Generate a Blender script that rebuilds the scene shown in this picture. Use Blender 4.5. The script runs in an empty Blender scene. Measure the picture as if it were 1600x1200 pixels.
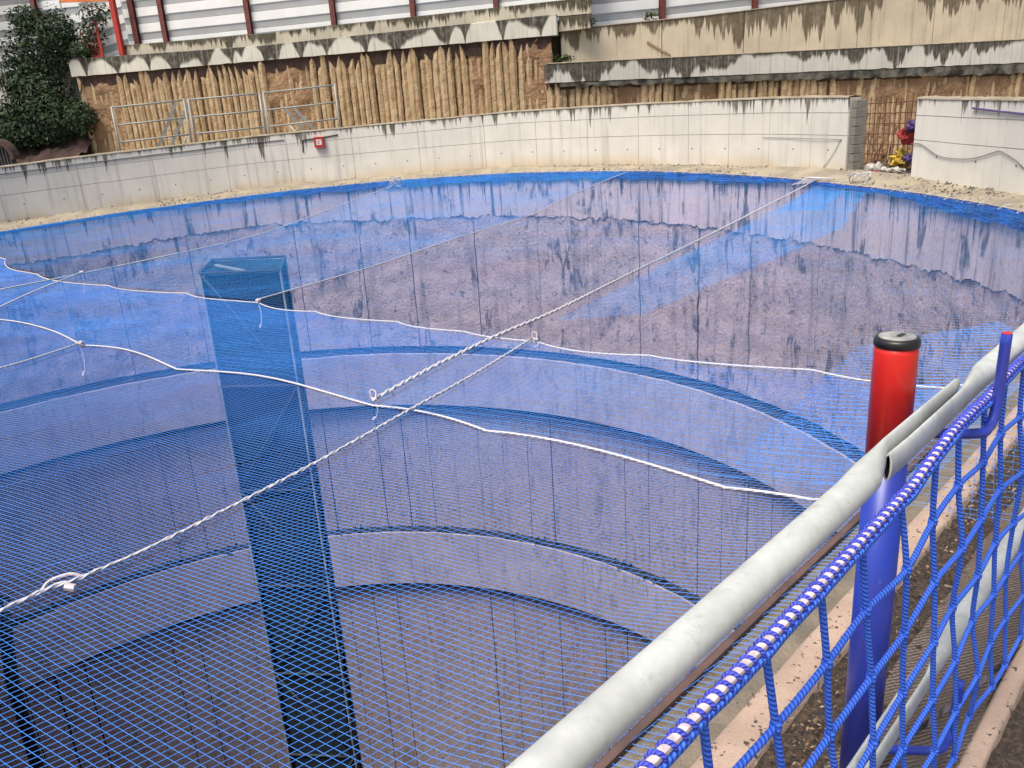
import bpy, bmesh, math, random
from math import sin, cos, pi, radians, hypot, atan2, degrees
from mathutils import Vector, Matrix, noise
random.seed(7)
scn = bpy.context.scene
col = scn.collection

# ------------------------------------------------------------------ camera, sky, sun, exposure
cam_d = bpy.data.cameras.new('camera'); cam = bpy.data.objects.new('camera', cam_d); col.objects.link(cam)
cam_d.sensor_width = 36.0; cam_d.lens = 28.125; cam_d.clip_start = .05; cam_d.clip_end = 3000
TH, RO = .318, -.065
fw = Vector((0, cos(TH), -sin(TH))); up0 = Vector((0, sin(TH), cos(TH))); rt0 = Vector((1, 0, 0))
rt = cos(RO) * rt0 + sin(RO) * up0; up = -sin(RO) * rt0 + cos(RO) * up0
cam.matrix_world = Matrix(((rt.x, up.x, -fw.x, 0), (rt.y, up.y, -fw.y, 0), (rt.z, up.z, -fw.z, 1.7), (0, 0, 0, 1)))
scn.camera = cam
SUN_EL, SUN_AZ = radians(62), radians(222)       # azimuth measured clockwise from +Y
world = bpy.data.worlds.new('World'); scn.world = world; world.use_nodes = True
wn = world.node_tree; bg = wn.nodes['Background']
sky = wn.nodes.new('ShaderNodeTexSky'); sky.sky_type = 'NISHITA'; sky.sun_disc = False
sky.sun_elevation = SUN_EL; sky.sun_rotation = SUN_AZ; sky.dust_density = 4.0; sky.air_density = 1.0; sky.ozone_density = 1.0
wn.links.new(sky.outputs[0], bg.inputs[0]); bg.inputs[1].default_value = .11
sun_d = bpy.data.lights.new('sun', 'SUN'); sun_d.energy = 2.3; sun_d.angle = radians(25); sun_d.color = (1, .93, .82)
sun = bpy.data.objects.new('sun', sun_d); col.objects.link(sun)
sdir = Vector((sin(SUN_AZ) * cos(SUN_EL), cos(SUN_AZ) * cos(SUN_EL), sin(SUN_EL)))
sun.rotation_euler = sdir.to_track_quat('Z', 'Y').to_euler(); sun.location = (0, 0, 40)
scn.view_settings.view_transform = 'Standard'; scn.view_settings.look = 'None'
scn.view_settings.gamma = 1; scn.view_settings.use_curve_mapping = False
scn.view_settings.exposure = .75

# ------------------------------------------------------------------ materials
class NT:
    def __init__(s, name):
        s.m = bpy.data.materials.new(name); s.m.use_nodes = True; s.t = s.m.node_tree
        s.b = s.t.nodes['Principled BSDF']
    def n(s, kind, **kw):
        x = s.t.nodes.new('ShaderNode' + kind)
        for k, v in kw.items(): setattr(x, k, v)
        return x
    def l(s, a, b): s.t.links.new(a, b)
    def math(s, op, a, b=None, clamp=False):
        x = s.n('Math', operation=op); x.use_clamp = clamp
        for i, v in enumerate((a, b)):
            if v is None: continue
            if hasattr(v, 'links'): s.l(v, x.inputs[i])
            else: x.inputs[i].default_value = v
        return x.outputs[0]
    def mapr(s, v, a, b, c=0., d=1.):
        x = s.n('MapRange'); x.interpolation_type = 'SMOOTHSTEP'
        s.l(v, x.inputs[0])
        for i, q in zip((1, 2, 3, 4), (a, b, c, d)): x.inputs[i].default_value = q
        return x.outputs[0]
    def noise(s, vec, scale, detail=3., rough=.55):
        x = s.n('TexNoise'); x.inputs['Scale'].default_value = scale; x.inputs['Detail'].default_value = detail
        x.inputs['Roughness'].default_value = rough
        if vec is not None: s.l(vec, x.inputs['Vector'])
        return x.outputs[0]
    def comb(s, x, y, z=0.):
        c = s.n('CombineXYZ')
        for i, v in enumerate((x, y, z)):
            if hasattr(v, 'links'): s.l(v, c.inputs[i])
            else: c.inputs[i].default_value = v
        return c.outputs[0]
    def mix(s, fac, a, b, kind='MIX'):
        x = s.n('Mix', data_type='RGBA', blend_type=kind)
        if hasattr(fac, 'links'): s.l(fac, x.inputs[0])
        else: x.inputs[0].default_value = fac
        for i, v in ((6, a), (7, b)):
            if hasattr(v, 'links'): s.l(v, x.inputs[i])
            else: x.inputs[i].default_value = (*v, 1)
        return x.outputs[2]
    def bump(s, h, strength, dist=.02):
        x = s.n('Bump'); x.inputs['Strength'].default_value = strength; x.inputs['Distance'].default_value = dist
        s.l(h, x.inputs['Height']); s.l(x.outputs[0], s.b.inputs['Normal'])
    def done(s, colr, rough=.8, metal=0., spec=None):
        if hasattr(colr, 'links'): s.l(colr, s.b.inputs['Base Color'])
        else: s.b.inputs['Base Color'].default_value = (*colr, 1)
        if hasattr(rough, 'links'): s.l(rough, s.b.inputs['Roughness'])
        else: s.b.inputs['Roughness'].default_value = rough
        s.b.inputs['Metallic'].default_value = metal
        if spec is not None: s.b.inputs['Specular IOR Level'].default_value = spec
        return s.m

def plain(name, c, rough=.6, metal=0., var=.25, scale=6., bump=0., bscale=40., c2=None):
    k = NT(name); g = k.n('NewGeometry').outputs['Position']
    f = k.noise(g, scale, 4.)
    c2 = c2 or tuple(x * (1 - var) for x in c)
    o = k.mix(k.mapr(f, .3, .7), c, c2)
    if bump: k.bump(k.noise(g, bscale, 4.), bump)
    return k.done(o, rough, metal)

def conc(name, base, dark, drip=.3, dripf=2., dripseed=0., streak=.5, sfreq=6., blotch=.25, bump=.25, warm=None, warmz=None, rough=.85, speck=.0, bscale=30., lomin=.25, bdist=.02, lnlo=.34, lnhi=.66, jag=.9, scal=0., pock=0., crack=0.):
    """cast concrete: UV u = metres along, v = metres below the top edge; run-off stains hang from the top"""
    k = NT(name); uv = k.n('UVMap').outputs[0]; sp = k.n('SeparateXYZ'); k.l(uv, sp.inputs[0]); u, v = sp.outputs[0], sp.outputs[1]
    g = k.n('NewGeometry').outputs['Position']
    b1 = k.noise(g, .9, 5., .6)
    c = k.mix(k.mapr(b1, .3, .7), base, tuple(x * (1 - blotch) for x in base))
    if warm:
        wz = k.math('MULTIPLY', k.mapr(v, warmz[0], warmz[1]), k.mapr(k.noise(k.comb(k.math('MULTIPLY', u, .7), v), 1., 3.), .25, .6))
        c = k.mix(wz, c, warm)
    fine = k.noise(k.comb(k.math('MULTIPLY', u, sfreq), k.math('MULTIPLY', v, .22), dripseed), 1., 5., .65)
    st = k.math('MULTIPLY', k.mapr(fine, .5, .72), streak)
    c = k.mix(st, c, dark)
    if drip:
        ln = k.noise(k.comb(k.math('MULTIPLY', u, dripf), dripseed, 3.3), 1., 4., .7)
        ln = k.mapr(ln, lnlo, lnhi, -.02, drip * 2.0)
        lo = k.noise(k.comb(k.math('MULTIPLY', u, dripf * .22), dripseed + 9, 1.3), 1., 2., .5)
        ln = k.math('MULTIPLY', ln, k.mapr(lo, .35, .62, lomin, 1.3))
        if scal:
            ph = k.math('ADD', k.math('MULTIPLY', u, scal), k.math('MULTIPLY', k.noise(k.comb(k.math('MULTIPLY', u, .45), dripseed), 1., 3.), 9.))
            arc = k.math('POWER', k.math('ABSOLUTE', k.math('SINE', ph)), .55)
            arc = k.math('MULTIPLY', arc, k.mapr(k.noise(k.comb(k.math('MULTIPLY', u, .3), dripseed + 4.), 1., 2.), .3, .65, .55, 1.5))
            ln = k.math('MULTIPLY', k.math('SUBTRACT', 1.25, arc), drip * 1.7)
        ln = k.math('ADD', ln, k.math('MULTIPLY', k.math('SUBTRACT', k.noise(k.comb(k.math('MULTIPLY', u, 11.), dripseed, 0.), 1., 3.), .5), drip * jag))
        msk = k.mapr(k.math('SUBTRACT', ln, v), -.09, .09)
        gr = k.mapr(k.noise(g, 5., 5.), .25, .6, .82, 1.)
        c = k.mix(k.math('MULTIPLY', k.math('MULTIPLY', msk, gr), k.mapr(fine, .3, .5, .55, 1.)), c, dark)
    if speck:
        c = k.mix(k.math('MULTIPLY', k.mapr(k.noise(g, 26., 5., .7), .48, .66), speck * .8), c, tuple(x * .45 for x in base))
        c = k.mix(k.math('MULTIPLY', k.mapr(k.noise(g, 17., 5., .7), .52, .7), speck * .6), c, tuple(min(1, x * 1.35) for x in base))
        c = k.mix(k.math('MULTIPLY', k.mapr(k.noise(g, 9., 6., .75), .52, .68), speck), c, dark)
    if crack:                                            # wandering dark seams and weeps with gaps along them
        w = k.noise(k.comb(k.math('MULTIPLY', u, .55), k.math('MULTIPLY', v, .09), dripseed + 30.), 1., 5., .6)
        line = k.mapr(k.math('ABSOLUTE', k.math('SUBTRACT', w, .5)), .004, .022, 1., 0.)
        brk = k.mapr(k.noise(k.comb(k.math('MULTIPLY', u, .8), k.math('MULTIPLY', v, .9), dripseed + 50.), 1., 4., .7), .46, .60)
        c = k.mix(k.math('MULTIPLY', k.math('MULTIPLY', line, brk), crack), c, dark)
    if pock:
        c = k.mix(k.math('MULTIPLY', k.mapr(k.noise(g, 3.2, 6., .75), .56, .68), pock), c, dark)
        c = k.mix(k.math('MULTIPLY', k.mapr(k.noise(g, 40., 4., .8), .45, .65), .6), c, tuple(x * .4 for x in base))
    if bump: k.bump(k.noise(g, bscale, 6., .7), bump, bdist)
    return k.done(c, rough)

M = {}
M['band'] = conc('shaft top concrete', (.60, .49, .52), (.03, .03, .045), drip=.55, dripf=6., lnlo=.44, lnhi=.76, jag=.5, streak=1., sfreq=6., speck=.35, crack=.8, blotch=.2)
M['rough'] = conc('rough wet shaft concrete', (.54, .43, .47), (.045, .04, .06), drip=.5, dripf=2.4, dripseed=4., streak=.45, sfreq=2.6, blotch=.1, lnlo=.55, lnhi=.85, pock=.85, crack=.85, bump=.9, speck=.6, bscale=13., bdist=.05, rough=.95)
M['lining'] = conc('smooth shaft concrete', (.44, .365, .40), (.07, .06, .075), drip=0, streak=.3, sfreq=3., blotch=.15, bump=.9, pock=.35, crack=.45, speck=.8, bscale=12., bdist=.035, rough=.95)
M['ring'] = conc('ring beam concrete', (.50, .425, .46), (.12, .11, .125), drip=0, streak=.35, sfreq=3., blotch=.25, bump=.5, speck=.5, pock=.45, crack=.5, bscale=14., bdist=.03)
M['shaft_back'] = plain('dark joint filling', (.012, .012, .016), .95)
M['ledge'] = plain('dark wet silt', (.03, .03, .034), .5, scale=3., bump=.6, bscale=12.)
M['wall'] = conc('pale cast wall concrete', (.68, .64, .56), (.10, .088, .065), drip=.42, dripf=5., lnlo=.42, lnhi=.8, jag=.6, dripseed=2., streak=.30, sfreq=5., blotch=.12, warm=(.50, .37, .20), warmz=(1.15, 1.9), bump=.15)
M['wallr'] = conc('pale cast wall concrete new', (.70, .66, .58), (.12, .11, .09), drip=.3, dripf=5., lnlo=.45, lnhi=.8, dripseed=6., streak=.15, sfreq=5., blotch=.1, bump=.15)
M['beam'] = conc('mossy beam concrete', (.58, .555, .48), (.036, .03, .02), drip=.44, dripf=.8, lomin=.5, jag=.35, scal=2.2, dripseed=1., streak=.45, sfreq=7., blotch=.15)
M['beamr'] = conc('streaked white beam concrete', (.60, .575, .51), (.055, .047, .034), drip=.40, dripf=.75, lomin=.1, jag=.7, dripseed=21., streak=.5, sfreq=8., blotch=.15)
M['plinth'] = conc('mossy plinth concrete', (.52, .47, .36), (.05, .042, .022), drip=.22, dripf=2.2, lomin=.6, dripseed=5., streak=.5, sfreq=7., blotch=.2)
M['tan'] = conc('tan stained wall', (.62, .53, .385), (.13, .10, .06), drip=.60, dripf=1.6, lomin=.2, dripseed=3., streak=.4, sfreq=5., blotch=.2)
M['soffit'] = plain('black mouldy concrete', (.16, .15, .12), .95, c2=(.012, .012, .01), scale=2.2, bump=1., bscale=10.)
M['coping'] = plain('earthy coping', (.24, .19, .12), .95, scale=3., c2=(.34, .30, .23), bump=.5)
M['block'] = plain('grey block', (.22, .21, .18), .95, bump=.5, bscale=50.)
k = NT('pile grout'); g = k.n('NewGeometry'); oi = k.n('ObjectInfo')
c = k.mix(oi.outputs['Random'], (.47, .35, .21), (.36, .255, .14))
c = k.mix(k.mapr(k.noise(g.outputs['Position'], 3.5, 5., .7), .45, .75), c, (.27, .15, .07))
c = k.mix(k.mapr(k.noise(g.outputs['Position'], 9., 5., .7), .55, .8), c, (.62, .48, .30))
k.bump(k.noise(g.outputs['Position'], 14., 5.), .9, .05); M['pile'] = k.done(c, .95)
k = NT('clay face'); g = k.n('NewGeometry').outputs['Position']
c = k.mix(k.mapr(k.noise(g, 1.1, 6., .65), .35, .65), (.32, .20, .11), (.21, .12, .065))
c = k.mix(k.mapr(k.noise(g, 5., 5., .7), .55, .75), c, (.46, .30, .16))
k.bump(k.noise(g, 7., 6.), 1., .12); M['clay'] = k.done(c, .95)
M['darkclay'] = plain('dark clay', (.03, .018, .016), .95, c2=(.075, .04, .03), scale=4., bump=1., bscale=8.)
k = NT('site ground'); g = k.n('NewGeometry').outputs['Position']
c = k.mix(k.mapr(k.noise(g, 1.4, 6., .65), .35, .65), (.35, .30, .21), (.23, .20, .15))
c = k.mix(k.mapr(k.noise(g, 11., 5., .7), .55, .75), c, (.14, .11, .07))
k.bump(k.noise(g, 12., 6.), .7, .05); M['ground'] = k.done(c, .95)
M['white_sheet'] = plain('white hoarding sheet', (.78, .78, .76), .55, scale=1.2, var=.1)
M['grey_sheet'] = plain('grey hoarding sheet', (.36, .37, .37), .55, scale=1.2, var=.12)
M['oxide'] = plain('red oxide steel', (.16, .035, .025), .6, scale=4., c2=(.09, .025, .02))
M['brightred'] = plain('bright red paint', (.42, .03, .018), .5, var=.2)
M['orange'] = plain('orange paint', (.7, .18, .03), .5)
k = NT('galvanised steel'); g = k.n('NewGeometry').outputs['Position']
c = k.mix(k.mapr(k.noise(g, 7., 4., .6), .35, .65), (.61, .62, .575), (.47, .48, .44))
vo = k.n('TexVoronoi'); vo.inputs['Scale'].default_value = 60.; k.l(g, vo.inputs['Vector'])
c = k.mix(k.math('MULTIPLY', vo.outputs['Distance'], .28), c, (.40, .41, .37))
c = k.mix(k.math('MULTIPLY', k.mapr(k.noise(g, 22., 6., .8), .53, .68), .5), c, (.33, .33, .29))
k.bump(k.noise(g, 55., 4.), .12, .004)
M['galv'] = k.done(c, k.mapr(k.noise(g, 20., 3.), .3, .7, .40, .6), .15)
M['galvdull'] = plain('weathered tube', (.36, .36, .33), .6, .3, scale=3.)
M['dark'] = plain('black painted shade', (.006, .006, .006), .95)  # near black that paints the shade inside hollow things
k = NT('red post paint'); g = k.n('NewGeometry').outputs['Position']
c = k.mix(k.mapr(k.noise(g, 9., 5., .6), .4, .7), (.66, .02, .012), (.56, .018, .012))
c = k.mix(k.math('MULTIPLY', k.mapr(k.noise(g, 34., 6., .8), .60, .68), .55), c, (.30, .05, .04)); k.bump(k.noise(g, 18., 3.), .12, .01); M['postred'] = k.done(c, .3)
k = NT('blue post paint'); g = k.n('NewGeometry').outputs['Position']
c = k.mix(k.mapr(k.noise(g, 6., 5., .6), .4, .7), (.02, .045, .36), (.028, .04, .28))
c = k.mix(k.mapr(k.noise(g, 28., 5., .8), .64, .7), c, (.10, .09, .25))
M['postblue'] = k.done(c, .36)
M['blackcap'] = plain('black plastic', (.012, .012, .012), .4)
M['greycap'] = plain('dusty cap', (.34, .34, .31), .55, scale=30., c2=(.18, .18, .17))
def ropemat(name, a, b, per, lobes=3., rough=.7, bump=.6):
    k = NT(name); uv = k.n('UVMap').outputs[0]; sp = k.n('SeparateXYZ'); k.l(uv, sp.inputs[0])
    w = k.math('SINE', k.math('ADD', k.math('MULTIPLY', sp.outputs[0], 2 * pi * lobes), k.math('MULTIPLY', sp.outputs[1], 2 * pi / per)))
    g = k.n('NewGeometry').outputs['Position']
    f = k.math('ADD', k.mapr(w, -1., 1.), k.math('MULTIPLY', k.math('SUBTRACT', k.noise(g, 90., 3.), .5), .7))
    c = k.mix(k.mapr(f, .1, .8), b, a); k.bump(f, bump, .004)
    return k.done(c, rough)
M['netcord'] = ropemat('blue braided cord', (.06, .20, .86), (.025, .085, .55), .010, 2.)
M['bluelash'] = ropemat('blue lashing', (.07, .10, .66), (.04, .05, .42), .006, 2.)
M['whiterope'] = ropemat('white laid rope', (.70, .68, .68), (.44, .42, .46), .05, 3.)
M['whitecore'] = plain('white rope core', (.72, .62, .62), .8, scale=60., var=.4)
M['net'] = plain('blue net twine', (.06, .29, .86), .6, scale=.6, c2=(.05, .22, .74))
M['netrear'] = plain('blue net twine weathered', (.03, .24, .72), .65, scale=.5, c2=(.02, .30, .78))
M['netbunch'] = plain('blue gathered net', (.015, .13, .55), .7, scale=2., c2=(.01, .06, .3))
M['towertube'] = plain('grey tower tube', (.17, .19, .20), .7, scale=2., c2=(.07, .08, .09))
M['towerbar'] = plain('dull dark tube', (.035, .045, .055), .8, scale=3.)
M['towernet'] = plain('dark shade cloth', (.004, .011, .02), .95, scale=1., c2=(.002, .006, .012))
k = NT('beige kerb'); g = k.n('NewGeometry').outputs['Position']
c = k.mix(k.mapr(k.noise(g, 5., 5.), .35, .65), (.46, .33, .25), (.36, .26, .195))
c = k.mix(k.mapr(k.noise(g, 38., 4., .6), .60, .66), c, (.07, .05, .04)); c = k.mix(k.math('MULTIPLY', k.mapr(k.noise(g, 150., 3.), .5, .8), .5), c, (.2, .15, .11))
k.bump(k.noise(g, 90., 5.), .5, .006); M['kerb'] = k.done(c, .9)
k = NT('knitted geotextile'); g = k.n('NewGeometry').outputs['Position']
mp = k.n('Mapping'); mp.inputs['Rotation'].default_value = (0, 0, radians(-12)); k.l(g, mp.inputs['Vector'])
sp = k.n('SeparateXYZ'); k.l(mp.outputs[0], sp.inputs[0])
wv = k.math('SINE', k.math('ADD', k.math('MULTIPLY', sp.outputs[1], 520.), k.math('MULTIPLY', k.noise(g, 40., 3.), 7.)))
wx = k.math('SINE', k.math('MULTIPLY', sp.outputs[0], 330.))
h = k.math('ADD', k.mapr(wv, -1., 1.), k.math('MULTIPLY', wx, .2))
c = k.mix(k.mapr(h, .1, .9), (.075, .055, .045), (.22, .17, .135))
c = k.mix(k.mapr(k.noise(g, 5., 4.), .4, .7), c, (.12, .09, .07)); k.bump(h, .8, .004); M['mat'] = k.done(c, .95)
k = NT('dark humus'); g = k.n('NewGeometry').outputs['Position']
c = k.mix(k.mapr(k.noise(g, 60., 6., .7), .4, .65), (.035, .024, .018), (.10, .07, .05))
c = k.mix(k.mapr(k.noise(g, 130., 4., .7), .62, .7), c, (.25, .19, .13)); k.bump(k.noise(g, 70., 6.), 1., .02); M['humus'] = k.done(c, .9)
M['shelf'] = plain('muddy slab', (.22, .18, .13), .9, scale=6., c2=(.14, .12, .09), bump=.6, bscale=40.)
M['rust'] = plain('rusty bar', (.16, .06, .03), .85, c2=(.09, .04, .025), scale=15.)
M['pinkrust'] = plain('rusty wet edge', (.13, .075, .062), .8, c2=(.08, .05, .043), scale=8.)
def leafmat(name, a, b, c3):
    k = NT(name); g = k.n('NewGeometry'); r = k.n('ValToRGB'); k.l(g.outputs['Random Per Island'], r.inputs[0])
    e = r.color_ramp.elements; e[0].color = (*a, 1); e[1].color = (*c3, 1); m = e.new(.6); m.color = (*b, 1)
    return k.done(r.outputs[0], .7, 0., .25)
M['leaf'] = leafmat('ivy leaves', (.010, .022, .010), (.022, .045, .018), (.06, .09, .035))
M['weed'] = leafmat('weed leaves', (.02, .04, .012), (.05, .08, .025), (.12, .14, .05))
M['dead'] = leafmat('dead leaves', (.05, .03, .018), (.12, .07, .04), (.38, .27, .17))
M['stem'] = plain('twig bark', (.06, .045, .03), .9)
M['yellow'] = plain('yellow cloth', (.46, .31, .03), .7, scale=9.); M['redbag'] = plain('red cloth', (.30, .02, .02), .75, scale=9.)
M['purple'] = plain('purple plastic', (.06, .03, .14), .65, scale=9.); M['whitep'] = plain('white plastic', (.5, .48, .43), .6, scale=20., c2=(.25, .23, .2))
M['rubble'] = plain('grey brown rubble', (.17, .14, .12), .95, scale=6., c2=(.08, .065, .055), bump=.8)
M['cable'] = plain('grey cable', (.14, .14, .14), .6); M['signwhite'] = plain('white sign print', (.78, .74, .70), .5)
M['hosepurple'] = plain('violet hose', (.10, .08, .20), .5)

# ------------------------------------------------------------------ mesh helpers
class MB:
    def __init__(s): s.v = []; s.f = []; s.uv = []; s.hasuv = False
    def add(s, vs, fs, uvs=None):
        o = len(s.v); s.v += [tuple(p) for p in vs]
        for i, f in enumerate(fs):
            s.f.append(tuple(o + j for j in f))
            s.uv.append([uvs[j] for j in f] if uvs else [(0, 0)] * len(f))
        if uvs: s.hasuv = True
    def box(s, c, ax, ay, az):                      # centre and three half vectors
        c, ax, ay, az = Vector(c), Vector(ax), Vector(ay), Vector(az)
        vs = [c + sx * ax + sy * ay + sz * az for sx in (-1, 1) for sy in (-1, 1) for sz in (-1, 1)]
        s.add(vs, [(0, 1, 3, 2), (4, 6, 7, 5), (0, 4, 5, 1), (2, 3, 7, 6), (0, 2, 6, 4), (1, 5, 7, 3)])
    def bar(s, a, b, w, h=None, upv=(0, 0, 1)):
        a, b = Vector(a), Vector(b); d = b - a; L = d.length; d.normalize(); h = h or w
        sd = d.cross(Vector(upv))
        if sd.length < .05: sd = d.cross(Vector((1, 0, 0)))
        sd.normalize(); u2 = sd.cross(d)
        s.box((a + b) / 2, d * L / 2, sd * w / 2, u2 * h / 2)
    def sweep(s, pts, r, n=6, caps=True, lens=None):
        """tube along pts; r a number or a list"""
        pts = [Vector(p) for p in pts]; N = len(pts)
        t = (pts[1] - pts[0]).normalized(); a = t.orthogonal().normalized()
        vs = []; uvs = []; L = 0.
        for i, p in enumerate(pts):
            t2 = (pts[min(i + 1, N - 1)] - pts[max(i - 1, 0)])
            if t2.length > 1e-9: t2.normalize(); a = (a - t2 * a.dot(t2)).normalized(); t = t2
            b = t.cross(a); rr = r[i] if isinstance(r, (list, tuple)) else r
            if i: L += (p - pts[i - 1]).length
            for k in range(n + 1):
                w = 2 * pi * k / n; vs.append(p + (a * cos(w) + b * sin(w)) * rr); uvs.append((k / n, L))
        fs = [(i * (n + 1) + k, i * (n + 1) + k + 1, (i + 1) * (n + 1) + k + 1, (i + 1) * (n + 1) + k) for i in range(N - 1) for k in range(n)]
        if caps: fs += [tuple(range(n - 1, -1, -1)), tuple((N - 1) * (n + 1) + k for k in range(n))]
        s.add(vs, fs, uvs)
    def grid(s, P, UV=None):                         # P[i][j]
        ni, nj = len(P), len(P[0]); vs = [p for r in P for p in r]; uvs = [q for r in UV for q in r] if UV else None
        s.add(vs, [(i * nj + j, (i + 1) * nj + j, (i + 1) * nj + j + 1, i * nj + j + 1) for i in range(ni - 1) for j in range(nj - 1)], uvs)
    def mesh(s, name, mats, smooth=False):
        me = bpy.data.meshes.new(name); me.from_pydata(s.v, [], s.f)
        if s.hasuv:
            l = me.uv_layers.new(name='UVMap'); flat = [c for f in s.uv for q in f for c in q]; l.data.foreach_set('uv', flat)
        for m in (mats if isinstance(mats, list) else [mats]): me.materials.append(m)
        if smooth: me.polygons.foreach_set('use_smooth', [True] * len(me.polygons))
        me.update(); return me
    def build(s, name, mat, parent=None, smooth=False, loc=None):
        return link(name, s.mesh(name, mat, smooth), parent, loc)
def link(name, me, parent=None, loc=None):
    o = bpy.data.objects.new(name, me); col.objects.link(o)
    off = Vector((0, 0, 0))
    if parent is not None:
        o.parent = parent
        p = parent
        while p is not None: off += p.location; p = p.parent
    o.location = (Vector(loc) if loc is not None else Vector((0, 0, 0))) - off
    return o
def tag(o, label, cat, group=None):
    o['label'] = label; o['category'] = cat
    if group: o['group'] = group
    return o
def thing(name, label, cat, loc, group=None):
    o = bpy.data.objects.new(name, None); col.objects.link(o); o.location = loc; o.empty_display_size = .3
    return tag(o, label, cat, group)
def structure(o): o['kind'] = 'structure'; return o
def lerp(tab, x):
    if x <= tab[0][0]: return tab[0][1]
    for (a, va), (b, vb) in zip(tab, tab[1:]):
        if x <= b: return va + (vb - va) * (x - a) / (b - a)
    return tab[-1][1]
def ns(x, y=0., z=0.): return noise.noise(Vector((x, y, z)))
def smooth_path(pts, m=6):
    pts = [Vector(p) for p in pts]; out = []
    for i in range(len(pts) - 1):
        p0 = pts[max(i - 1, 0)]; p1 = pts[i]; p2 = pts[i + 1]; p3 = pts[min(i + 2, len(pts) - 1)]
        for k in range(m):
            t = k / m
            out.append(.5 * ((2 * p1) + (p2 - p0) * t + (2 * p0 - 5 * p1 + 4 * p2 - p3) * t * t + (3 * p1 - p0 - 3 * p2 + p3) * t ** 3))
    return out + [pts[-1]]

# ------------------------------------------------------------------ plan of the place
CX, CY, R = -6.01, 13.43, 13.6                       # shaft axis and radius
BU = Vector((.7009, .7133, 0)); BM = Vector((-.7133, .7009, 0))     # along the barrier; across it, towards the shaft
def bp(s, m, z): v = BU * s + BM * m; return Vector((v.x, v.y, z))
EDGE = 1.11                                          # the straight near edge of the opening
def cyl(deg, r, z): a = radians(deg); return Vector((CX + r * cos(a), CY + r * sin(a), z))
def rim_r(deg):
    a = radians(deg); den = cos(a) * BM.x + sin(a) * BM.y
    k0 = CX * BM.x + CY * BM.y
    if den < -1e-3: return min(R, (EDGE - k0) / den)
    return R
def wrap(d):
    while d > 215: d -= 360
    while d < -145: d += 360
    return d
RIMZ = [(-145, -.3), (-100, 0.), (-60, 0.), (-8.3, .02), (0, 0.), (13, .01), (25, .07), (43, .15), (62, .16), (80, .08), (94, -.04), (106.6, -.19), (114.6, -.27), (122.3, -.38), (129.5, -.47), (150, -.5), (215, -.3)]
R0Z = [(-145, -1.3), (-9, -1.2), (7, -1.33), (25, -1.32), (43, -1.21), (62, -1.14), (81, -1.16), (99, -1.08), (111.5, -1.25), (123, -1.45), (130, -1.45), (150, -1.4), (215, -1.3)]
BASEZ = [(-145, -.05), (-60, -.05), (-25, 0.0), (-1.2, .05), (5.7, .08), (11.6, .15), (19.2, .19), (28.8, .22), (45.8, .26), (63.5, .30), (81.4, .19), (98.5, .1), (114.5, -.13), (128.7, -.26), (150, -.3), (215, -.1)]
TOPZ = [(0, 1.49), (6.7, 1.55), (11.7, 1.61), (18.8, 1.71), (29.1, 1.81), (45.7, 1.90), (63.1, 1.94), (80.6, 1.83), (97.5, 1.71), (109.4, 1.55), (119, 1.43), (127.3, 1.3), (150, 1.2)]
BACKZ = [(-145, -.05), (-60, -.05), (-25, -.2), (0, -1.6), (60, -1.6), (76, 1.1), (110, .9), (130, .7), (150, .5), (215, 0.)]

# ground sheet with the opening of the shaft in it
m = MB(); P = []
for i in range(181):
    d = wrap(-145 + 2 * i); d = -145 + 2 * i; rr = rim_r(d); near = max(0., min(1., (-20 - d) / 15)) if d < -20 else 0.
    rz, bz, kz = lerp(RIMZ, d), lerp(BASEZ, d), lerp(BACKZ, d)
    row = []
    for r_, z_ in ((rr - .02, rz - .03), (rr + .12, rz), (rr + .45, (rz + bz) / 2 + .02), (rr + .9, bz), (rr + 1.3, bz), (rr + 1.75, kz), (rr + 4, kz), (rr + 9, kz + .2), (rr + 25, kz), (90, 0), (300, 0), (900, 0)):
        if near: z_ = z_ * (1 - near) - .06 * near
        j = ns(d * .11, r_ * .6) * .04 if r_ > rr + .1 and not near else 0
        row.append(cyl(d, r_ + (ns(d * .5, 7.) * .03 if r_ > rr and r_ < rr + .2 else 0), z_ + j))
    P.append(row)
m.grid(P); structure(m.build('ground', M['ground'], None, True))

mb = MB()
for i in range(2600):
    d = random.uniform(-14, 136); q = random.random(); sz = random.uniform(.012, .045) * (1.8 if random.random() < .05 else 1)
    zr, zb = lerp(RIMZ, d), lerp(BASEZ, d); z = zr + (zb - zr) * min(1, max(0, (.12 + q * .76 - .1) / .78)); p = cyl(d, R + .12 + q * .76, z)
    mb.add([p + Vector((random.uniform(-1, 1) * sz, random.uniform(-1, 1) * sz, 0)) for _ in range(4)] + [p + Vector((0, 0, sz * random.uniform(.4, 1.1)))], [(0, 1, 4), (1, 2, 4), (2, 3, 4), (3, 0, 4)])
o = mb.build('gravel', M['rubble']); o['kind'] = 'stuff'; o['label'] = 'small stones and grit strewn along the far rim ledge'

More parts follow.
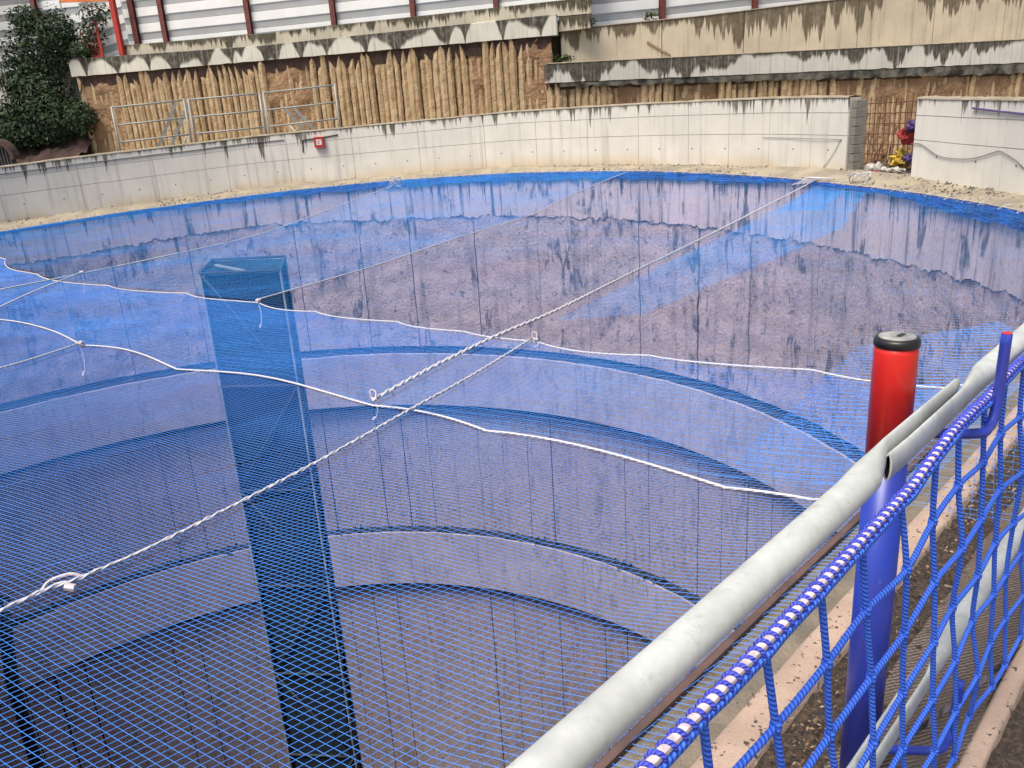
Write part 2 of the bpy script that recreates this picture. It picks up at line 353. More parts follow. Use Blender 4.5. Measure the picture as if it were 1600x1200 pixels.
# ------------------------------------------------------------------ the shaft
shaft = thing('shaft', 'deep round concrete shaft with two ring beams under the blue nets', 'pit shaft', (CX, CY, -27))
def panel(d0, d1, r, ztop, zbot, nd, nz, amp=0., fr=1.5, gap=.012, depth=.06, v0=None, top_round=0.):
    """one curved panel with its four returns"""
    g = degrees(gap / r); mb = MB(); P = []; UV = []
    for i in range(nd + 1):
        d = d0 + g + (d1 - d0 - 2 * g) * i / nd; row = []; ru = []
        zt = ztop(d) if callable(ztop) else ztop; zb = zbot(d) if callable(zbot) else zbot
        for j in range(nz + 1):
            z = zt + (zb - zt) * j / nz; rr = r
            if amp:
                p = cyl(d, r, z); rr += amp * (noise.fractal(p * fr, 1., 2., 5) + .3)
            row.append(cyl(d, rr, z)); ru.append((radians(d) * r, zt - z if v0 is None else v0 - z))
        P.append(row); UV.append(ru)
    mb.grid(P, UV)
    c = Vector((CX, CY, 0))
    for e in (0, -1):
        Q = [[p, p + Vector((p.x - CX, p.y - CY, 0)).normalized() * depth] for p in P[e]]
        mb.grid(Q, [[q, q] for q in UV[e]])
    return mb
def ragged(d): return lerp(R0Z, wrap(d)) + .08 * ns(d * .45) + .07 * ns(d * 1.7, 4.) + .05 * ns(d * 5.1, 8.)
rimz = lambda d: lerp(RIMZ, wrap(d))
N = 36
for i in range(N):
    a, b = -145 + 360 / N * i, -145 + 360 / N * (i + 1)
    mb = panel(a, b, R, rimz, ragged, 40, 2, gap=.004)
    mb.build('capping_segment', M['band'], shaft, True)
cuts = [-145.]
while cuts[-1] < 207: cuts.append(cuts[-1] + random.uniform(5.5, 11.))
cuts.append(215.)
for a, b in zip(cuts, cuts[1:]):
    panel(a, b, R + .012, lambda d: ragged(d) + .03, lambda d: -5.5, 14, 30, amp=.05, fr=2.2, gap=.004 + .03 * random.random() ** 3).build('rough_panel', M['rough'], shaft, True)
def beam_ring(z1, z0):
    for i in range(20):
        a, b = -145 + 18 * i, -145 + 18 * (i + 1); mb = MB(); P = []; UV = []
        for k in range(11):
            d = a + (b - a) * k / 10 + (.02 if k == 0 else -.02 if k == 10 else 0)
            top = z1 + .03 * ns(d * .6, z1)
            prof = [(R + .4, top), (R - .19, top), (R - .22, top - .03), (R - .22, z0 + .03), (R - .19, z0), (R + .4, z0)]
            P.append([cyl(d, r_, z_) for r_, z_ in prof]); UV.append([(radians(d) * R, z1 - z_) for r_, z_ in prof])
        mb.grid(P, UV); mb.build('ring_beam_segment', M['ring'], shaft)
beam_ring(-5.69, -7.60); beam_ring(-12.62, -14.84)
for z1, z0, nz in ((-7.85, -12.6, 6), (-15.12, -27., 6)):
    for i in range(92):
        a, b = -145 + 360 / 92 * i, -145 + 360 / 92 * (i + 1)
        panel(a, b, R + .16 + .02 * random.random(), z1, z0, 2, nz, amp=.012, fr=3., gap=.004 + .034 * random.random() ** 4).build('lining_panel', M['lining'], shaft, True)
mb = MB(); mb.grid([[cyl(-145 + 4 * i, R + .22, z) for z in (-.9, -5, -10, -15, -27)] for i in range(91)]); mb.build('joint_backing', M['shaft_back'], shaft)
mb = MB()
mb.grid([[cyl(-145 + 4 * i, r_, -27) for r_ in (.01, 5, 10, R + .3)] for i in range(91)]); structure(mb.build('shaft_floor', M['ledge'], None))
# silt and weeds lying on the ring beam ledges
for z, n, lo in ((-12.62, 900, 5), (-5.69, 260, 5)):
    mb = MB()
    for i in range(n):
        d = random.uniform(-12, 152); r_ = R + random.uniform(-.17, .15); sz = random.uniform(.03, .13) * (1.2 if ns(d * .35) > 0 else .6)
        p = cyl(d, r_, z); q = [p + Vector((random.uniform(-1, 1) * sz, random.uniform(-1, 1) * sz, 0)) for _ in range(4)]
        mb.add(q + [p + Vector((0, 0, sz * random.uniform(.7, 1.8)))], [(0, 1, 4), (1, 2, 4), (2, 3, 4), (3, 0, 4)])
    P = [[cyl(-145 + 3 * i, r_, z + .045 + .02 * ns(i * .7, r_)) for r_ in (R - .205, R - .1, R + .2)] for i in range(121)]
    mb.grid(P); o = mb.build('ledge_silt', M['ledge'], shaft); o['kind'] = 'stuff'

# dark pipes hanging down the wall, far left
pp = thing('hanging_pipes', 'pair of black pipes hanging down the shaft wall at the far left', 'pipe', (-16.3, 21.4, -26))
for dx, dy in ((0, 0), (.28, -.12)):
    mb = MB(); mb.sweep([Vector((-16.15 + dx, 21.62 + dy, -11.2)), Vector((-16.3 + dx, 21.45 + dy, -12.6)), Vector((-16.42 + dx, 21.35 + dy, -14)), Vector((-16.5 + dx, 21.25 + dy, -27))], .11, 10)
    mb.build('pipe', M['blackcap'], pp, True)

# ------------------------------------------------------------------ tower in the shaft
TW = [Vector((-5.60, 14.72, 0)), Vector((-4.06, 14.50, 0)), Vector((-4.40, 16.2, 0)), Vector((-5.94, 16.42, 0))]
ZT, ZB = -.62, -27.
tower = thing('lattice_tower', 'square lattice tower wrapped in dark shade cloth rising from the shaft', 'tower', ((TW[0] + TW[2]) / 2 + Vector((0, 0, ZB))))
cen = (TW[0] + TW[2]) / 2
H_ = lambda p, z: Vector((p.x, p.y, z))
for p in TW:
    z = ZT
    mb = MB(); mb.sweep([H_(p, ZT), H_(p, ZB)], .022, 8); mb.build('corner_tube', M['towertube'], tower, True)
lv = [ZT - 2.2 * i for i in range(12)]
for i, z in enumerate(lv):
    for a, b in zip(TW, TW[1:] + TW[:1]):
        mb = MB(); mb.sweep([H_(a, z), H_(b, z)], .028, 6); mb.build('ledger_tube', M['towerbar'], tower, True)
        if i < 11:
            q = (a, b) if i % 2 == 0 else (b, a)
            mb = MB(); mb.sweep([H_(q[0], z), H_(q[1], z - 2.2)], .024, 6); mb.build('diagonal_brace', M['towerbar'], tower, True)
for a, b in zip(TW, TW[1:] + TW[:1]):
    mb = MB(); P = []
    n_in = (cen - (a + b) / 2).normalized()
    for i in range(5):
        row = []
        for j in range(41):
            z = ZT - .08 + (ZB - ZT) * j / 40; p = a.lerp(b, i / 4) + n_in * (.05 + .05 * abs(ns(i * 1.3, z * .6, a.x)))
            row.append(H_(p, z))
        P.append(row)
    mb.grid(P); mb.build('shade_cloth', M['towernet'], tower, True)
mb = MB(); mb.grid([[H_(TW[0].lerp(TW[1], i / 6).lerp(TW[3].lerp(TW[2], i / 6), j / 6), ZT - .04 - .10 * sin(pi * i / 6) * sin(pi * j / 6) + .02 * ns(i * .9, j * .9)) for j in range(7)] for i in range(7)]); mb.build('added_top_cover', M['towernet'], tower, True)  # cover added over the open top to keep light out of the tower
mb = MB(); mb.bar(H_(TW[0].lerp(TW[3], .55) + (TW[1] - TW[0]) * .12, ZT + .0), H_(TW[0].lerp(TW[3], .12) + (TW[1] - TW[0]) * .55, ZT - .02), .07, .03)
mb.build('top_plank', M['galvdull'], tower)

# ------------------------------------------------------------------ concrete parapet walls round the far rim
WR = R + .9
def wall_run(name, label, d_from, joints, mat, th=.3):
    t = thing(name, label, 'wall', cyl((joints[0] + joints[-1]) / 2, WR + th / 2, lerp(BASEZ, (joints[0] + joints[-1]) / 2)))
    for a, b in zip(joints, joints[1:]):
        for row in (0, 1, 2):
            nd = max(3, int(abs(b - a) / 1.5)); P = []; UV = []
            tj = .018
            for i in range(-1, nd + 2):
                ii = max(0, min(nd, i)); d = a + (b - a) * ii / nd; g = degrees(.006 / WR)
                if ii == 0: d += g
                if ii == nd: d -= g
                zb, zt = lerp(BASEZ, d) - .06, lerp(TOPZ, d)
                j1 = zb + (zt - zb) * .50; j2 = zb + (zt - zb) * .80
                lo, hi = ((zb, j1), (j1, j2), (j2, zt))[row]
                if row > 0: lo += .006
                if row < 2: hi -= .006
                back = .03 if i != ii else 0
                pr = [(.03 + back, lo), (back, lo), (back, hi), (.03 + back, hi)]
                P.append([cyl(d, WR + q, z_) for q, z_ in pr]); UV.append([(radians(d) * WR, zt - z_) for q, z_ in pr])
            mb = MB(); mb.grid(P, UV); mb.build('wall_panel', mat, t)
    P = []; n = 60
    for i in range(n + 1):
        d = joints[0] + (joints[-1] - joints[0]) * i / n; zb, zt = lerp(BASEZ, d) - .3, lerp(TOPZ, d)
        P.append([cyl(d, WR + q, z_) for q, z_ in ((.025, zb), (.025, zt), (th, zt), (th, zb), (.025, zb))])
    mb = MB(); mb.grid(P)
    for s in (0, n):
        o = len(mb.v); mb.add(P[s][:4], [(0, 1, 2, 3)])
    mb.build('wall_core', mat, t)
    P = []
    for i in range(121):
        d = joints[0] + (joints[-1] - joints[0]) * i / 120; zt = lerp(TOPZ, d) + .004; e = .012 * ns(d * 2.1)
        P.append([cyl(d, WR + q, z_) for q, z_ in ((-.015 + e, zt - .01), (-.012 + e, zt + .022 + e), (th * .5, zt + .04 + e * 2), (th + .01, zt + .02), (th + .01, zt - .01))])
    mb = MB(); mb.grid(P); mb.build('coping', M['coping'], t, True)
    mb = MB()
    for i in range(int(abs(joints[-1] - joints[0]) / 4.35)):
        d = min(joints[0], joints[-1]) + 2.2 + 4.35 * i; z = lerp(BASEZ, d) + .42
        c = cyl(d, WR - .004, z); mb.sweep([c, c + (cyl(d, 1, 0) - cyl(d, 0, 0)) * .003], .022, 8)
    o = mb.build('tie_hole_plug', M['cable'], t); o['kind'] = 'stuff'
    return t
wall_run('parapet_wall', 'long curved pale concrete wall with panel joints along the far rim', 0, [19.2, 23.6, 28.8, 34, 39.3, 46, 52.9, 60, 67.1, 76.2, 85.2, 93.8, 101.7, 110.6, 119.3, 128, 137], M['wall'])
wall_run('parapet_wall', 'short pale concrete wall with sagging cable right of the rebar gap', 0, [-24, -16, -8, 1.5, 11.4], M['wallr'])
bl = thing('block_jamb', 'column of grey concrete blocks at the end of the long wall', 'block column', cyl(19., WR + .2, .19))
e_r = (cyl(18.7, 1, 0) - cyl(18.7, 0, 0)); e_t = Vector((-e_r.y, e_r.x, 0))
blm = MB(); blm.box((0, 0, 0), e_r * .15, e_t * .06, Vector((0, 0, .088)))
bm_ = bmesh.new(); me = blm.mesh('block', M['block']); bm_.from_mesh(me); bmesh.ops.bevel(bm_, geom=bm_.edges[:], offset=.008, segments=1, affect='EDGES'); bm_.to_mesh(me); bm_.free()
for i in range(8): link('block', me, bl, cyl(18.78, WR + .19 + .006 * random.uniform(-1, 1), .26 + .187 * i))
# rebar mesh in the gap, and what lies there
rb = thing('rebar_mesh', 'rusty rebar grid standing across the gap between the walls', 'rebar mesh', cyl(15.2, WR + .5, .15))
for i in range(7):
    z = .3 + .21 * i; mb = MB(); mb.sweep([cyl(18.9 - .7 * q, WR + .45 + .02 * ns(q, i), z + .012 * ns(q * .9, i * 3.)) for q in range(11)], .011, 5); mb.build('rebar', M['rust'], rb)
for i in range(13):
    d = 18.7 - .56 * i; mb = MB(); mb.sweep([cyl(d + .15 * ns(i * 2.2, q), WR + .47, .1 + q * .32 + .1 * ns(i * 3.1) * (q == 5)) for q in range(6)], .010, 5); mb.build('rebar', M['rust'], rb)
for i in range(9):
    d = 18.6 - .25 * i; h = random.uniform(.4, 1.); mb = MB(); mb.sweep([cyl(d, WR + .55, .12), cyl(d - random.uniform(0, .5), WR + .6, .12 + h * .6), cyl(d - random.uniform(-.5, 1.2), WR + .55, .12 + h)], .009, 5); mb.build('bent_rebar', M['rust'], rb)
def blob(name, mat, c, rad, label, cat, seed, sub=2, amp=.5, group=None):
    bm_ = bmesh.new(); bmesh.ops.create_icosphere(bm_, subdivisions=sub, radius=1.)
    for v in bm_.verts:
        n = noise.fractal(v.co * 1.6 + Vector((seed * 3.7, 0, 0)), 1., 2., 3); v.co *= max(.35, 1 + amp * 1.5 * n); v.co = Vector((v.co.x * rad[0], v.co.y * rad[1], v.co.z * rad[2]))
    me = bpy.data.meshes.new(name); bm_.to_mesh(me); bm_.free(); me.materials.append(mat)
    if not label: return me
    return tag(link(name, me, None, c), label, cat, group)
blob('cloth', M['yellow'], cyl(14.9, WR + .5, .42), (.17, .16, .14), 'crumpled yellow cloth caught at the foot of the rebar grid', 'cloth', 1, 3, .7)
blob('bag', M['redbag'], cyl(14.1, WR + .38, .92), (.13, .12, .15), 'red bag hanging on the rebar grid', 'bag', 2, 3, .5)
blob('bag', M['purple'], cyl(13.5, WR + .42, 1.08), (.14, .1, .12), 'purple bag hanging beside the red bag on the rebar grid', 'bag', 3, 3, .6)
blob('plastic_sheet', M['purple'], cyl(13.6, WR + .45, .45), (.15, .14, .1), 'dark violet plastic heap at the right foot of the gap', 'plastic', 4, 3, .6)
blob('bucket_lid', M['whitep'], cyl(17.3, WR + .25, .24), (.12, .12, .1), 'round dirty white container lying left in the gap', 'container', 5, 2, .2)
o = blob('bottle', M['whitep'], cyl(16.3, WR + .22, .25), (.1, .1, .11), 'white bottle with red base lying in the gap', 'bottle', 6, 2, .2)
mb = MB(); mb.sweep([cyl(16.3, WR + .22, .15), cyl(16.3, WR + .22, .2)], .105, 10); mb.build('bottle_base', M['redbag'], o)
for i in range(5):
    blob('paper_scrap', M['whitep'], cyl(15.4 - .5 * i, WR + .2, .22), (.07, .09, .05), ('torn white scrap beside the red based bottle in the gap', 'torn white scrap second from the red based bottle in the gap', 'torn white scrap in the middle of the row in the gap', 'torn white scrap second from the right wall in the gap', 'torn white scrap next to the right wall in the gap')[i], 'litter', 10 + i, 2, .7, 'white scraps in the gap')
mb = MB()
for i in range(90):
    c = cyl(random.uniform(12, 18.6), WR + random.uniform(.3, 1.2), .16 + random.random() * .25); s = random.uniform(.05, .13)
    mb.add([c + Vector((random.uniform(-1, 1) * s, random.uniform(-1, 1) * s, random.uniform(-.7, .7) * s)) for _ in range(5)], [(0, 1, 2), (0, 2, 3), (0, 3, 4), (1, 2, 4), (0, 1, 4)])
o = mb.build('rubble', M['rubble']); o['kind'] = 'stuff'; o['label'] = 'grey brown rubble heaped behind the rebar grid'
# cables, pipe and red box on the walls
def cable(name, label, cat, pts, r, mat, m_=6):
    mb = MB(); mb.sweep(smooth_path(pts, m_), r, 6); return tag(mb.build(name, mat, None, True), label, cat)
cable('cable', 'grey cable sagging across the short right wall', 'cable', [cyl(11.3, WR - .02, .77), cyl(10.4, WR - .02, .76), cyl(8.6, WR - .02, .58), cyl(7, WR - .02, .53), cyl(4.5, WR - .02, .55), cyl(2.2, WR - .02, .68), cyl(1.6, WR - .02, .69), cyl(0, WR - .02, .57), cyl(-2, WR - .02, .42), cyl(-9, WR - .02, .5)], .008, M['cable'])
cable('cable', 'thin grey cable along the long wall near its right end', 'cable', [cyl(29.5, WR - .02, .91), cyl(26, WR - .02, .885), cyl(20.3, WR - .02, .845), cyl(20.0, WR - .02, .8), cyl(20.8, WR - .02, .5), cyl(21.8, WR - .02, .23)], .006, M['cable'])
cable('pipe', 'thin violet pipe fixed high on the short right wall', 'pipe', [cyl(5.1, WR - .03, 1.40), cyl(2, WR - .03, 1.33), cyl(-3, WR - .03, 1.24), cyl(-12, WR - .03, 1.1)], .019, M['hosepurple'])
cable('cable', 'dark cable clipped below the coping of the long wall on the left', 'cable', [cyl(d, WR - .018, lerp(TOPZ, d) - .19 + .012 * ns(d * .4)) for d in range(136, 91, -3)], .014, M['cable'])
cable('pipe', 'short dark bent conduit on the wall left of the red box', 'pipe', [cyl(86.9, WR - .02, 1.60), cyl(89, WR - .02, 1.545), cyl(91.4, WR - .02, 1.50), cyl(91.6, WR - .02, 1.45), cyl(91.75, WR - .02, 1.11)], .018, M['blackcap'], 3)
bx = thing('alarm_box', 'small red box with white front fixed to the long wall', 'alarm box', cyl(89.4, WR - .06, 1.25))
tr_ = e2 = cyl(89.4, 1, 0) - cyl(89.4, 0, 0); tt = Vector((-tr_.y, tr_.x, 0)); c0 = cyl(89.4, WR - .075, 1.40)
mb = MB(); mb.box(c0, tr_ * .07, tt * .16, Vector((0, 0, .17))); mb.build('housing', M['brightred'], bx)
mb = MB(); mb.box(c0 - tr_ * .072, tr_ * .006, tt * .09, Vector((0, 0, .085))); mb.build('front_plate', M['signwhite'], bx)
mb = MB(); mb.bar(c0 - tr_ * .08 + tt * .05 + Vector((0, 0, .03)), c0 - tr_ * .08 - tt * .05 + Vector((0, 0, .03)), .006, .02); mb.bar(c0 - tr_ * .08 + tt * .05 - Vector((0, 0, .03)), c0 - tr_ * .08 - tt * .03 - Vector((0, 0, .03)), .006, .02); mb.build('printed_line', M['brightred'], bx)

# ------------------------------------------------------------------ pile walls, beams, hoarding behind
LA = Vector((-18.39, 38.09, 0)); LB = Vector((2.35, 33.45, 0)); LD = (LB - LA).normalized(); LN = Vector((-LD.y, LD.x, 0)); LL = (LB - LA).length
RA = Vector((2.15, 33.27, 0)); RB = Vector((26.5, 38.44, 0)); RD = (RB - RA).normalized(); RN = Vector((-RD.y, RD.x, 0)); RL = (RB - RA).length
def pile_mesh(seed, h, r, kind):
    """a slightly crooked grouted pile with a chipped, pointed head; local, foot at z=0"""
    rnd = random.Random(seed); mb = MB(); n = 7; P = []; nz = 22
    for j in range(nz + 1):
        t = j / nz; z = h * t; row = []
        for i in range(n):
            a = 2 * pi * i / n
            rr = r * (1 + .20 * ns(seed * 3.1 + cos(a) * 1.3, sin(a) * 1.3, z * 4 + seed) + .14 * ns(seed * 2.3 + cos(a), sin(a), z * 17))
            if kind == 1: rr *= .45 + .55 * min(1, abs(ns(seed * 1.7, z * .9)) * 3)
            row.append(Vector((rr * cos(a) + .03 * ns(seed, z * .7), rr * sin(a), z + (.12 * sin(a + seed) if j == nz else 0))))
        P.append(row)
    vs = [p for r_ in P for p in r_] + [Vector((0, .06, h + .10))]
    fs = [(j * n + i, j * n + (i + 1) % n, (j + 1) * n + (i + 1) % n, (j + 1) * n + i) for j in range(nz) for i in range(n)]
    fs += [(nz * n + i, nz * n + (i + 1) % n, len(vs) - 1) for i in range(n)]
    mb.add(vs, fs); return mb.mesh('pile', M['pile'])
def pile_wall(label, A, D, Nn, L, setb, zlo, ztop, gapfun, seed0, band=1.):
    t = thing('pile_wall', label, 'pile wall', A + D * (L / 2) + Nn * setb + Vector((0, 0, zlo)))
    pool = [[pile_mesh(seed0 + i, 1., .135 + .02 * random.random(), kd) for i in range(6)] for kd in (0, 1)]
    s = .15; i = 0
    while s < L - .1:
        top = ztop(s) - random.uniform(.34, .52) * band; kd = 1 if gapfun(s) else 0
        me = random.choice(pool[kd]); o = link('pile', me, t, A + D * s + Nn * (setb + .05 + random.uniform(-.04, .04) + (.07 if kd else 0)) + Vector((0, 0, zlo)))
        o.scale = (random.uniform(.85, 1.12), random.uniform(.9, 1.1), top - zlo); o.rotation_euler = (0, random.uniform(-.012, .012), random.choice((0, .4, -.5)))
        s += .285 + random.uniform(-.02, .02); i += 1
    mb = MB(); P = []; n = int(L / .18)
    for a in range(n + 1):
        row = []
        for b in range(25):
            ss = L * a / n; z = zlo + (ztop(ss) + .1 - zlo) * b / 24; p = A + D * ss + Nn * (setb + .06 + .16 * noise.fractal(Vector((ss * 1.2, z * 1.4, seed0)), 1., 2., 4) + (.09 if not gapfun(ss) else -.03))
            p.z = z; row.append(p)
        P.append(row)
    mb.grid(P); mb.build('clay_face', M['clay'], t, True)
    P = []
    for a in range(n + 1):
        ss = L * a / n; zt = ztop(ss); row = []
        for b, (dz, o_) in enumerate(((.1, -.04), (0, -.05), (-.15 * band, -.03), ((-.50 + .16 * ns(ss * 5., seed0)) * band, .02))):
            p = A + D * ss + Nn * (setb + o_ + .03 * ns(ss * 4, dz * 7)); p.z = zt + dz; row.append(p)
        P.append(row)
    mb = MB(); mb.grid(P); mb.build('dark_head_band', M['darkclay'], t)
    return t
pile_wall('tall brown wall of round piles below the grey beam on the left', LA, LD, LN, LL, .16, .6, lambda s: 4.72, lambda s: ns(s * .45, 5.) > .08 or 9.2 < s < 11.2, 11)
pile_wall('low brown wall of round piles below the blackened beam on the right', RA, RD, RN, RL, .20, -2.2, lambda s: 2.83 - .6 * s / RL + .03, lambda s: ns(s * .4, 9.) > .12 or s > 14, 57, .25)
def lbox(A, D, Nn, pts, o0, o1):
    """slab along a line; pts = (s, zbottom, ztop); front face offset o0, back o1; UV for stains"""
    mb = MB(); P = []; UV = []
    for s, zb, zt in pts:
        prof = [(o1, zb), (o0, zb), (o0, zt - .02), (o0 + .02, zt), (o1, zt), (o1, zb)]
        row = []
        for o_, z in prof: p = A + D * s + Nn * o_; p.z = z; row.append(p)
        P.append(row); UV.append([(s, zt - z) for o_, z in prof])
    mb.grid(P, UV)
    for r_, u_ in ((P[0], UV[0]), (P[-1], UV[-1])):
        mb.add(r_[:5], [(0, 1, 2, 3, 4)], u_[:5])
    return mb
def span(a, b, n, zb, zt, j=.0, seed=0.): return [(a + (b - a) * i / n, zb(a + (b - a) * i / n) + j * ns((a + (b - a) * i / n) * 2.5, seed), zt(a + (b - a) * i / n)) for i in range(n + 1)]
cb = thing('capping_beam', 'long grey beam with dark scalloped stains above the left pile wall', 'concrete beam', LA + LD * (LL / 2) + Vector((0, 0, 4.7)))
ltop = lambda s: lerp([(0, 5.42), (9, 5.27), (21.3, 5.43)], s)
lbox(LA, LD, LN, span(-.1, LL + .25, 60, lambda s: 4.70, ltop, .03, 1.), 0., .44).build('beam', M['beam'], cb)
lbox(LA, LD, LN, span(2.2, LL + 1.55, 50, lambda s: ltop(s) - .03, lambda s: lerp([(2, 5.83), (9, 5.78), (22.5, 5.97)], s), .02, 4.), .45, .80).build('plinth', M['plinth'], cb)
lbox(LA, LD, LN, [(LL + .28, 4.85, 5.38), (LL + 1.5, 4.9, 5.38)], .46, .8).build('end_block', M['plinth'], cb)
rbm = thing('capping_beam', 'long white stained beam with blackened underside above the right pile wall', 'concrete beam', RA + RD * (RL / 2) + Vector((0, 0, 2.6)))
rtop = lambda s: 3.67
lbox(RA, RD, RN, span(0, RL, 70, lambda s: 2.99 - .30 * s / RL, rtop, .04, 3.), 0., .5).build('beam', M['beamr'], rbm)
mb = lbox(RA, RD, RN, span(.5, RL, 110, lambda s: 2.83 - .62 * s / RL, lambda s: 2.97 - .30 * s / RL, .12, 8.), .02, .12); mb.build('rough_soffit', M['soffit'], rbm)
lbox(RA, RD, RN, [(0.02, 3.672, 3.71), (RL, 3.672, 3.71)], -.015, .52).build('ledge_cap', M['coping'], rbm)
uw = thing('retaining_wall', 'tan stained retaining wall with upright joints set back above the right beam', 'wall', RA + RD * (RL / 2) + RN * .7 + Vector((0, 0, 3.7)))
utop = lambda s: lerp([(0, 4.9), (1.2, 4.93), (6.7, 5.2), (12.4, 5.6), (21.5, 5.9), (30, 6.0)], s)
jn = [.75, 5.0, 8.6, 13.9, 17.6, 21.2, 24.9]
for a, b in zip(jn, jn[1:]):
    lbox(RA, RD, RN, span(a + .02, b - .02, 6, lambda s: 3.73, utop), .53, .86).build('wall_panel', M['tan'], uw)
lbox(RA, RD, RN, span(jn[0], jn[-1], 12, lambda s: 3.72, lambda s: utop(s) - .05), .57, .9).build('wall_core', M['shaft_back'], uw)
lbox(RA, RD, RN, span(jn[0], jn[-1], 30, lambda s: utop(s) + .002, lambda s: utop(s) + .04), .50, .9).build('coping', M['coping'], uw)
mb = MB(); mb.bar(RA + RD * 4.35 + RN * .5 + Vector((0, 0, 4.35)), RA + RD * 5.35 + RN * .5 + Vector((0, 0, 3.80)), .05, .07); tag(mb.build('timber_prop', M['pile']), 'short timber leaning on the tan retaining wall', 'timber')
# retained ground behind
mb = MB(); mb.grid([[(-19 if i == 0 else 0, 0, 0) for i in range(1)]][:0] or [[LA + LN * .8 + LD * -.1 + Vector((0, 0, 5.3)), LA + LN * 40 + LD * -.1 + Vector((0, 0, 5.3))], [LB + LN * .8 + LD * 1.2 + Vector((0, 0, 5.3)), LB + LN * 40 + LD * 1.2 + Vector((0, 0, 5.3))]])
structure(mb.build('upper_terrace', M['ground']))
mb = MB(); mb.grid([[RA + RN * .9 + RD * 1.2 + Vector((0, 0, 4.85)), RA + RN * 40 + RD * 1.2 + Vector((0, 0, 4.85))], [RB + RN * .9 + Vector((0, 0, 5.85)), RB + RN * 40 + Vector((0, 0, 5.85))]])
structure(mb.build('right_terrace', M['ground']))
# hoarding
def hoarding(label, A, D, Nn, s0, s1, off, base, posts, top, group=None):
    t = thing('hoarding', label, 'fence', A + D * ((s0 + s1) / 2) + Nn * off + Vector((0, 0, base((s0 + s1) / 2))))
    edges = [s0] + [p for p in posts if s0 < p < s1] + [s1]
    for a, b in zip(edges, edges[1:]):
        h = [0., .19]; w = [True]
        while h[-1] < top - base(a):
            h.append(h[-1] + (.28 if len(h) % 2 == 0 else .37))
        for q in range(len(h) - 1):
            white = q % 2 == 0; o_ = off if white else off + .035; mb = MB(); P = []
            for s in (a + .01, b - .01):
                row = []
                for oo, dz in (((o_ + .05, h[q]), (o_, h[q] + .015), (o_, h[q + 1] - .015), (o_ + .05, h[q + 1]))):
                    p = A + D * s + Nn * oo; p.z = base(s) + dz; row.append(p)
                P.append(row)
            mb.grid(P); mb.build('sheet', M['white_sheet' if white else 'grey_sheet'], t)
    return t
lbase = lambda s: lerp([(0, 5.3), (2.30, 5.3), (2.33, 5.84), (8, 5.86), (22.5, 5.99)], s)
lposts = [2.33, 2.72, 4.30, 8.30, 12.1, 15.55, 19.0]
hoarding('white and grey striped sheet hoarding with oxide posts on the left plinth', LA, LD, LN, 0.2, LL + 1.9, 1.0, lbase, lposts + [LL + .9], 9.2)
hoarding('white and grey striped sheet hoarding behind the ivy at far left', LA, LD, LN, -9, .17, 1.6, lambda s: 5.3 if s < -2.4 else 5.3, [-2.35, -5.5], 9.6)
rbase = lambda s: utop(s) + .03
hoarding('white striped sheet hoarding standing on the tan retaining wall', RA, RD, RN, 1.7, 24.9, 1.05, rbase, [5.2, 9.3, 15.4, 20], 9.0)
def post(A, D, Nn, s, off, z0, z1, label, mat='oxide', w=.16):
    mb = MB(); c = A + D * s + Nn * off
    for q in (-.075, .075):
        mb.box(Vector((c.x, c.y, (z0 + z1) / 2)) + Nn * q, D * (w / 2), Nn * .012, Vector((0, 0, (z1 - z0) / 2)))
    mb.box(Vector((c.x, c.y, (z0 + z1) / 2)), D * .012, Nn * .063, Vector((0, 0, (z1 - z0) / 2)))
    return tag(mb.build('hoarding_post', M[mat]), label, 'post', 'oxide red posts along the hoarding')
PL = ['oxide red post just left of the bright red post by the ivy', 'oxide red post next right of the bright red gate post', 'oxide red post second right of the bright red gate post', 'oxide red post third right of the bright red gate post', 'oxide red post fourth right of the bright red gate post', 'oxide red post at the right end of the left plinth']
for s, L_ in zip([2.86, 4.26, 8.28, 12.1, 15.55, 19.0], PL): post(LA, LD, LN, s, .90, lbase(s) - .04, 9.3, L_, w=.24 if s < 4 else .21)
post(LA, LD, LN, -2.35, 1.4, 5.3, 9.7, 'oxide red post rising out of the ivy at far left', w=.22)
post(RA, RD, RN, 5.2, .95, utop(5.2) + .03, 9.1, 'oxide red post left of the two above the tan wall', w=.24)
post(RA, RD, RN, 9.3, .95, utop(9.3) + .03, 9.1, 'oxide red post right of the two above the tan wall', w=.22)
# bright red gate post, gate and pole at the left end of the beam
mb = MB(); c = LA + LD * 2.42 + LN * .30; mb.box(Vector((c.x, c.y, 7.3)), LD * .1, LN * .1, Vector((0, 0, 1.9))); tag(mb.build('gate_post', M['brightred']), 'bright red square post beside an oxide post by the ivy', 'post')
gt = thing('barrier_gate', 'small bright red mesh gate with an orange edge beside the ivy', 'gate', LA + LD * 1.2 + LN * .3 + Vector((0, 0, 5.4)))
def lp(s, o_, z): p = LA + LD * s + LN * o_; return Vector((p.x, p.y, z))
for a, b, w in ((lp(.95, .3, 5.42), lp(.55, .3, 6.55), .05), (lp(1.45, .3, 5.42), lp(1.4, .3, 6.85), .09), (lp(.95, .3, 5.45), lp(1.5, .3, 5.45), .1), (lp(.9, .3, 6.6), lp(1.45, .3, 6.85), .06)):
    mb = MB(); mb.bar(a, b, w); mb.build('frame_bar', M['orange'] if w == .05 else M['brightred'], gt)
for i in range(6):
    mb = MB(); mb.bar(lp(1.0 + .07 * i, .3, 5.5), lp(.92 + .07 * i, .3, 6.6), .012); mb.build('mesh_wire', M['brightred'], gt)
mb = MB(); mb.bar(lp(-.05, .25, 7.76), lp(2.4, .25, 7.62), .10, .10); tag(mb.build('top_rail', M['orange']), 'orange red rail from the thin pole to the red gate post', 'rail')
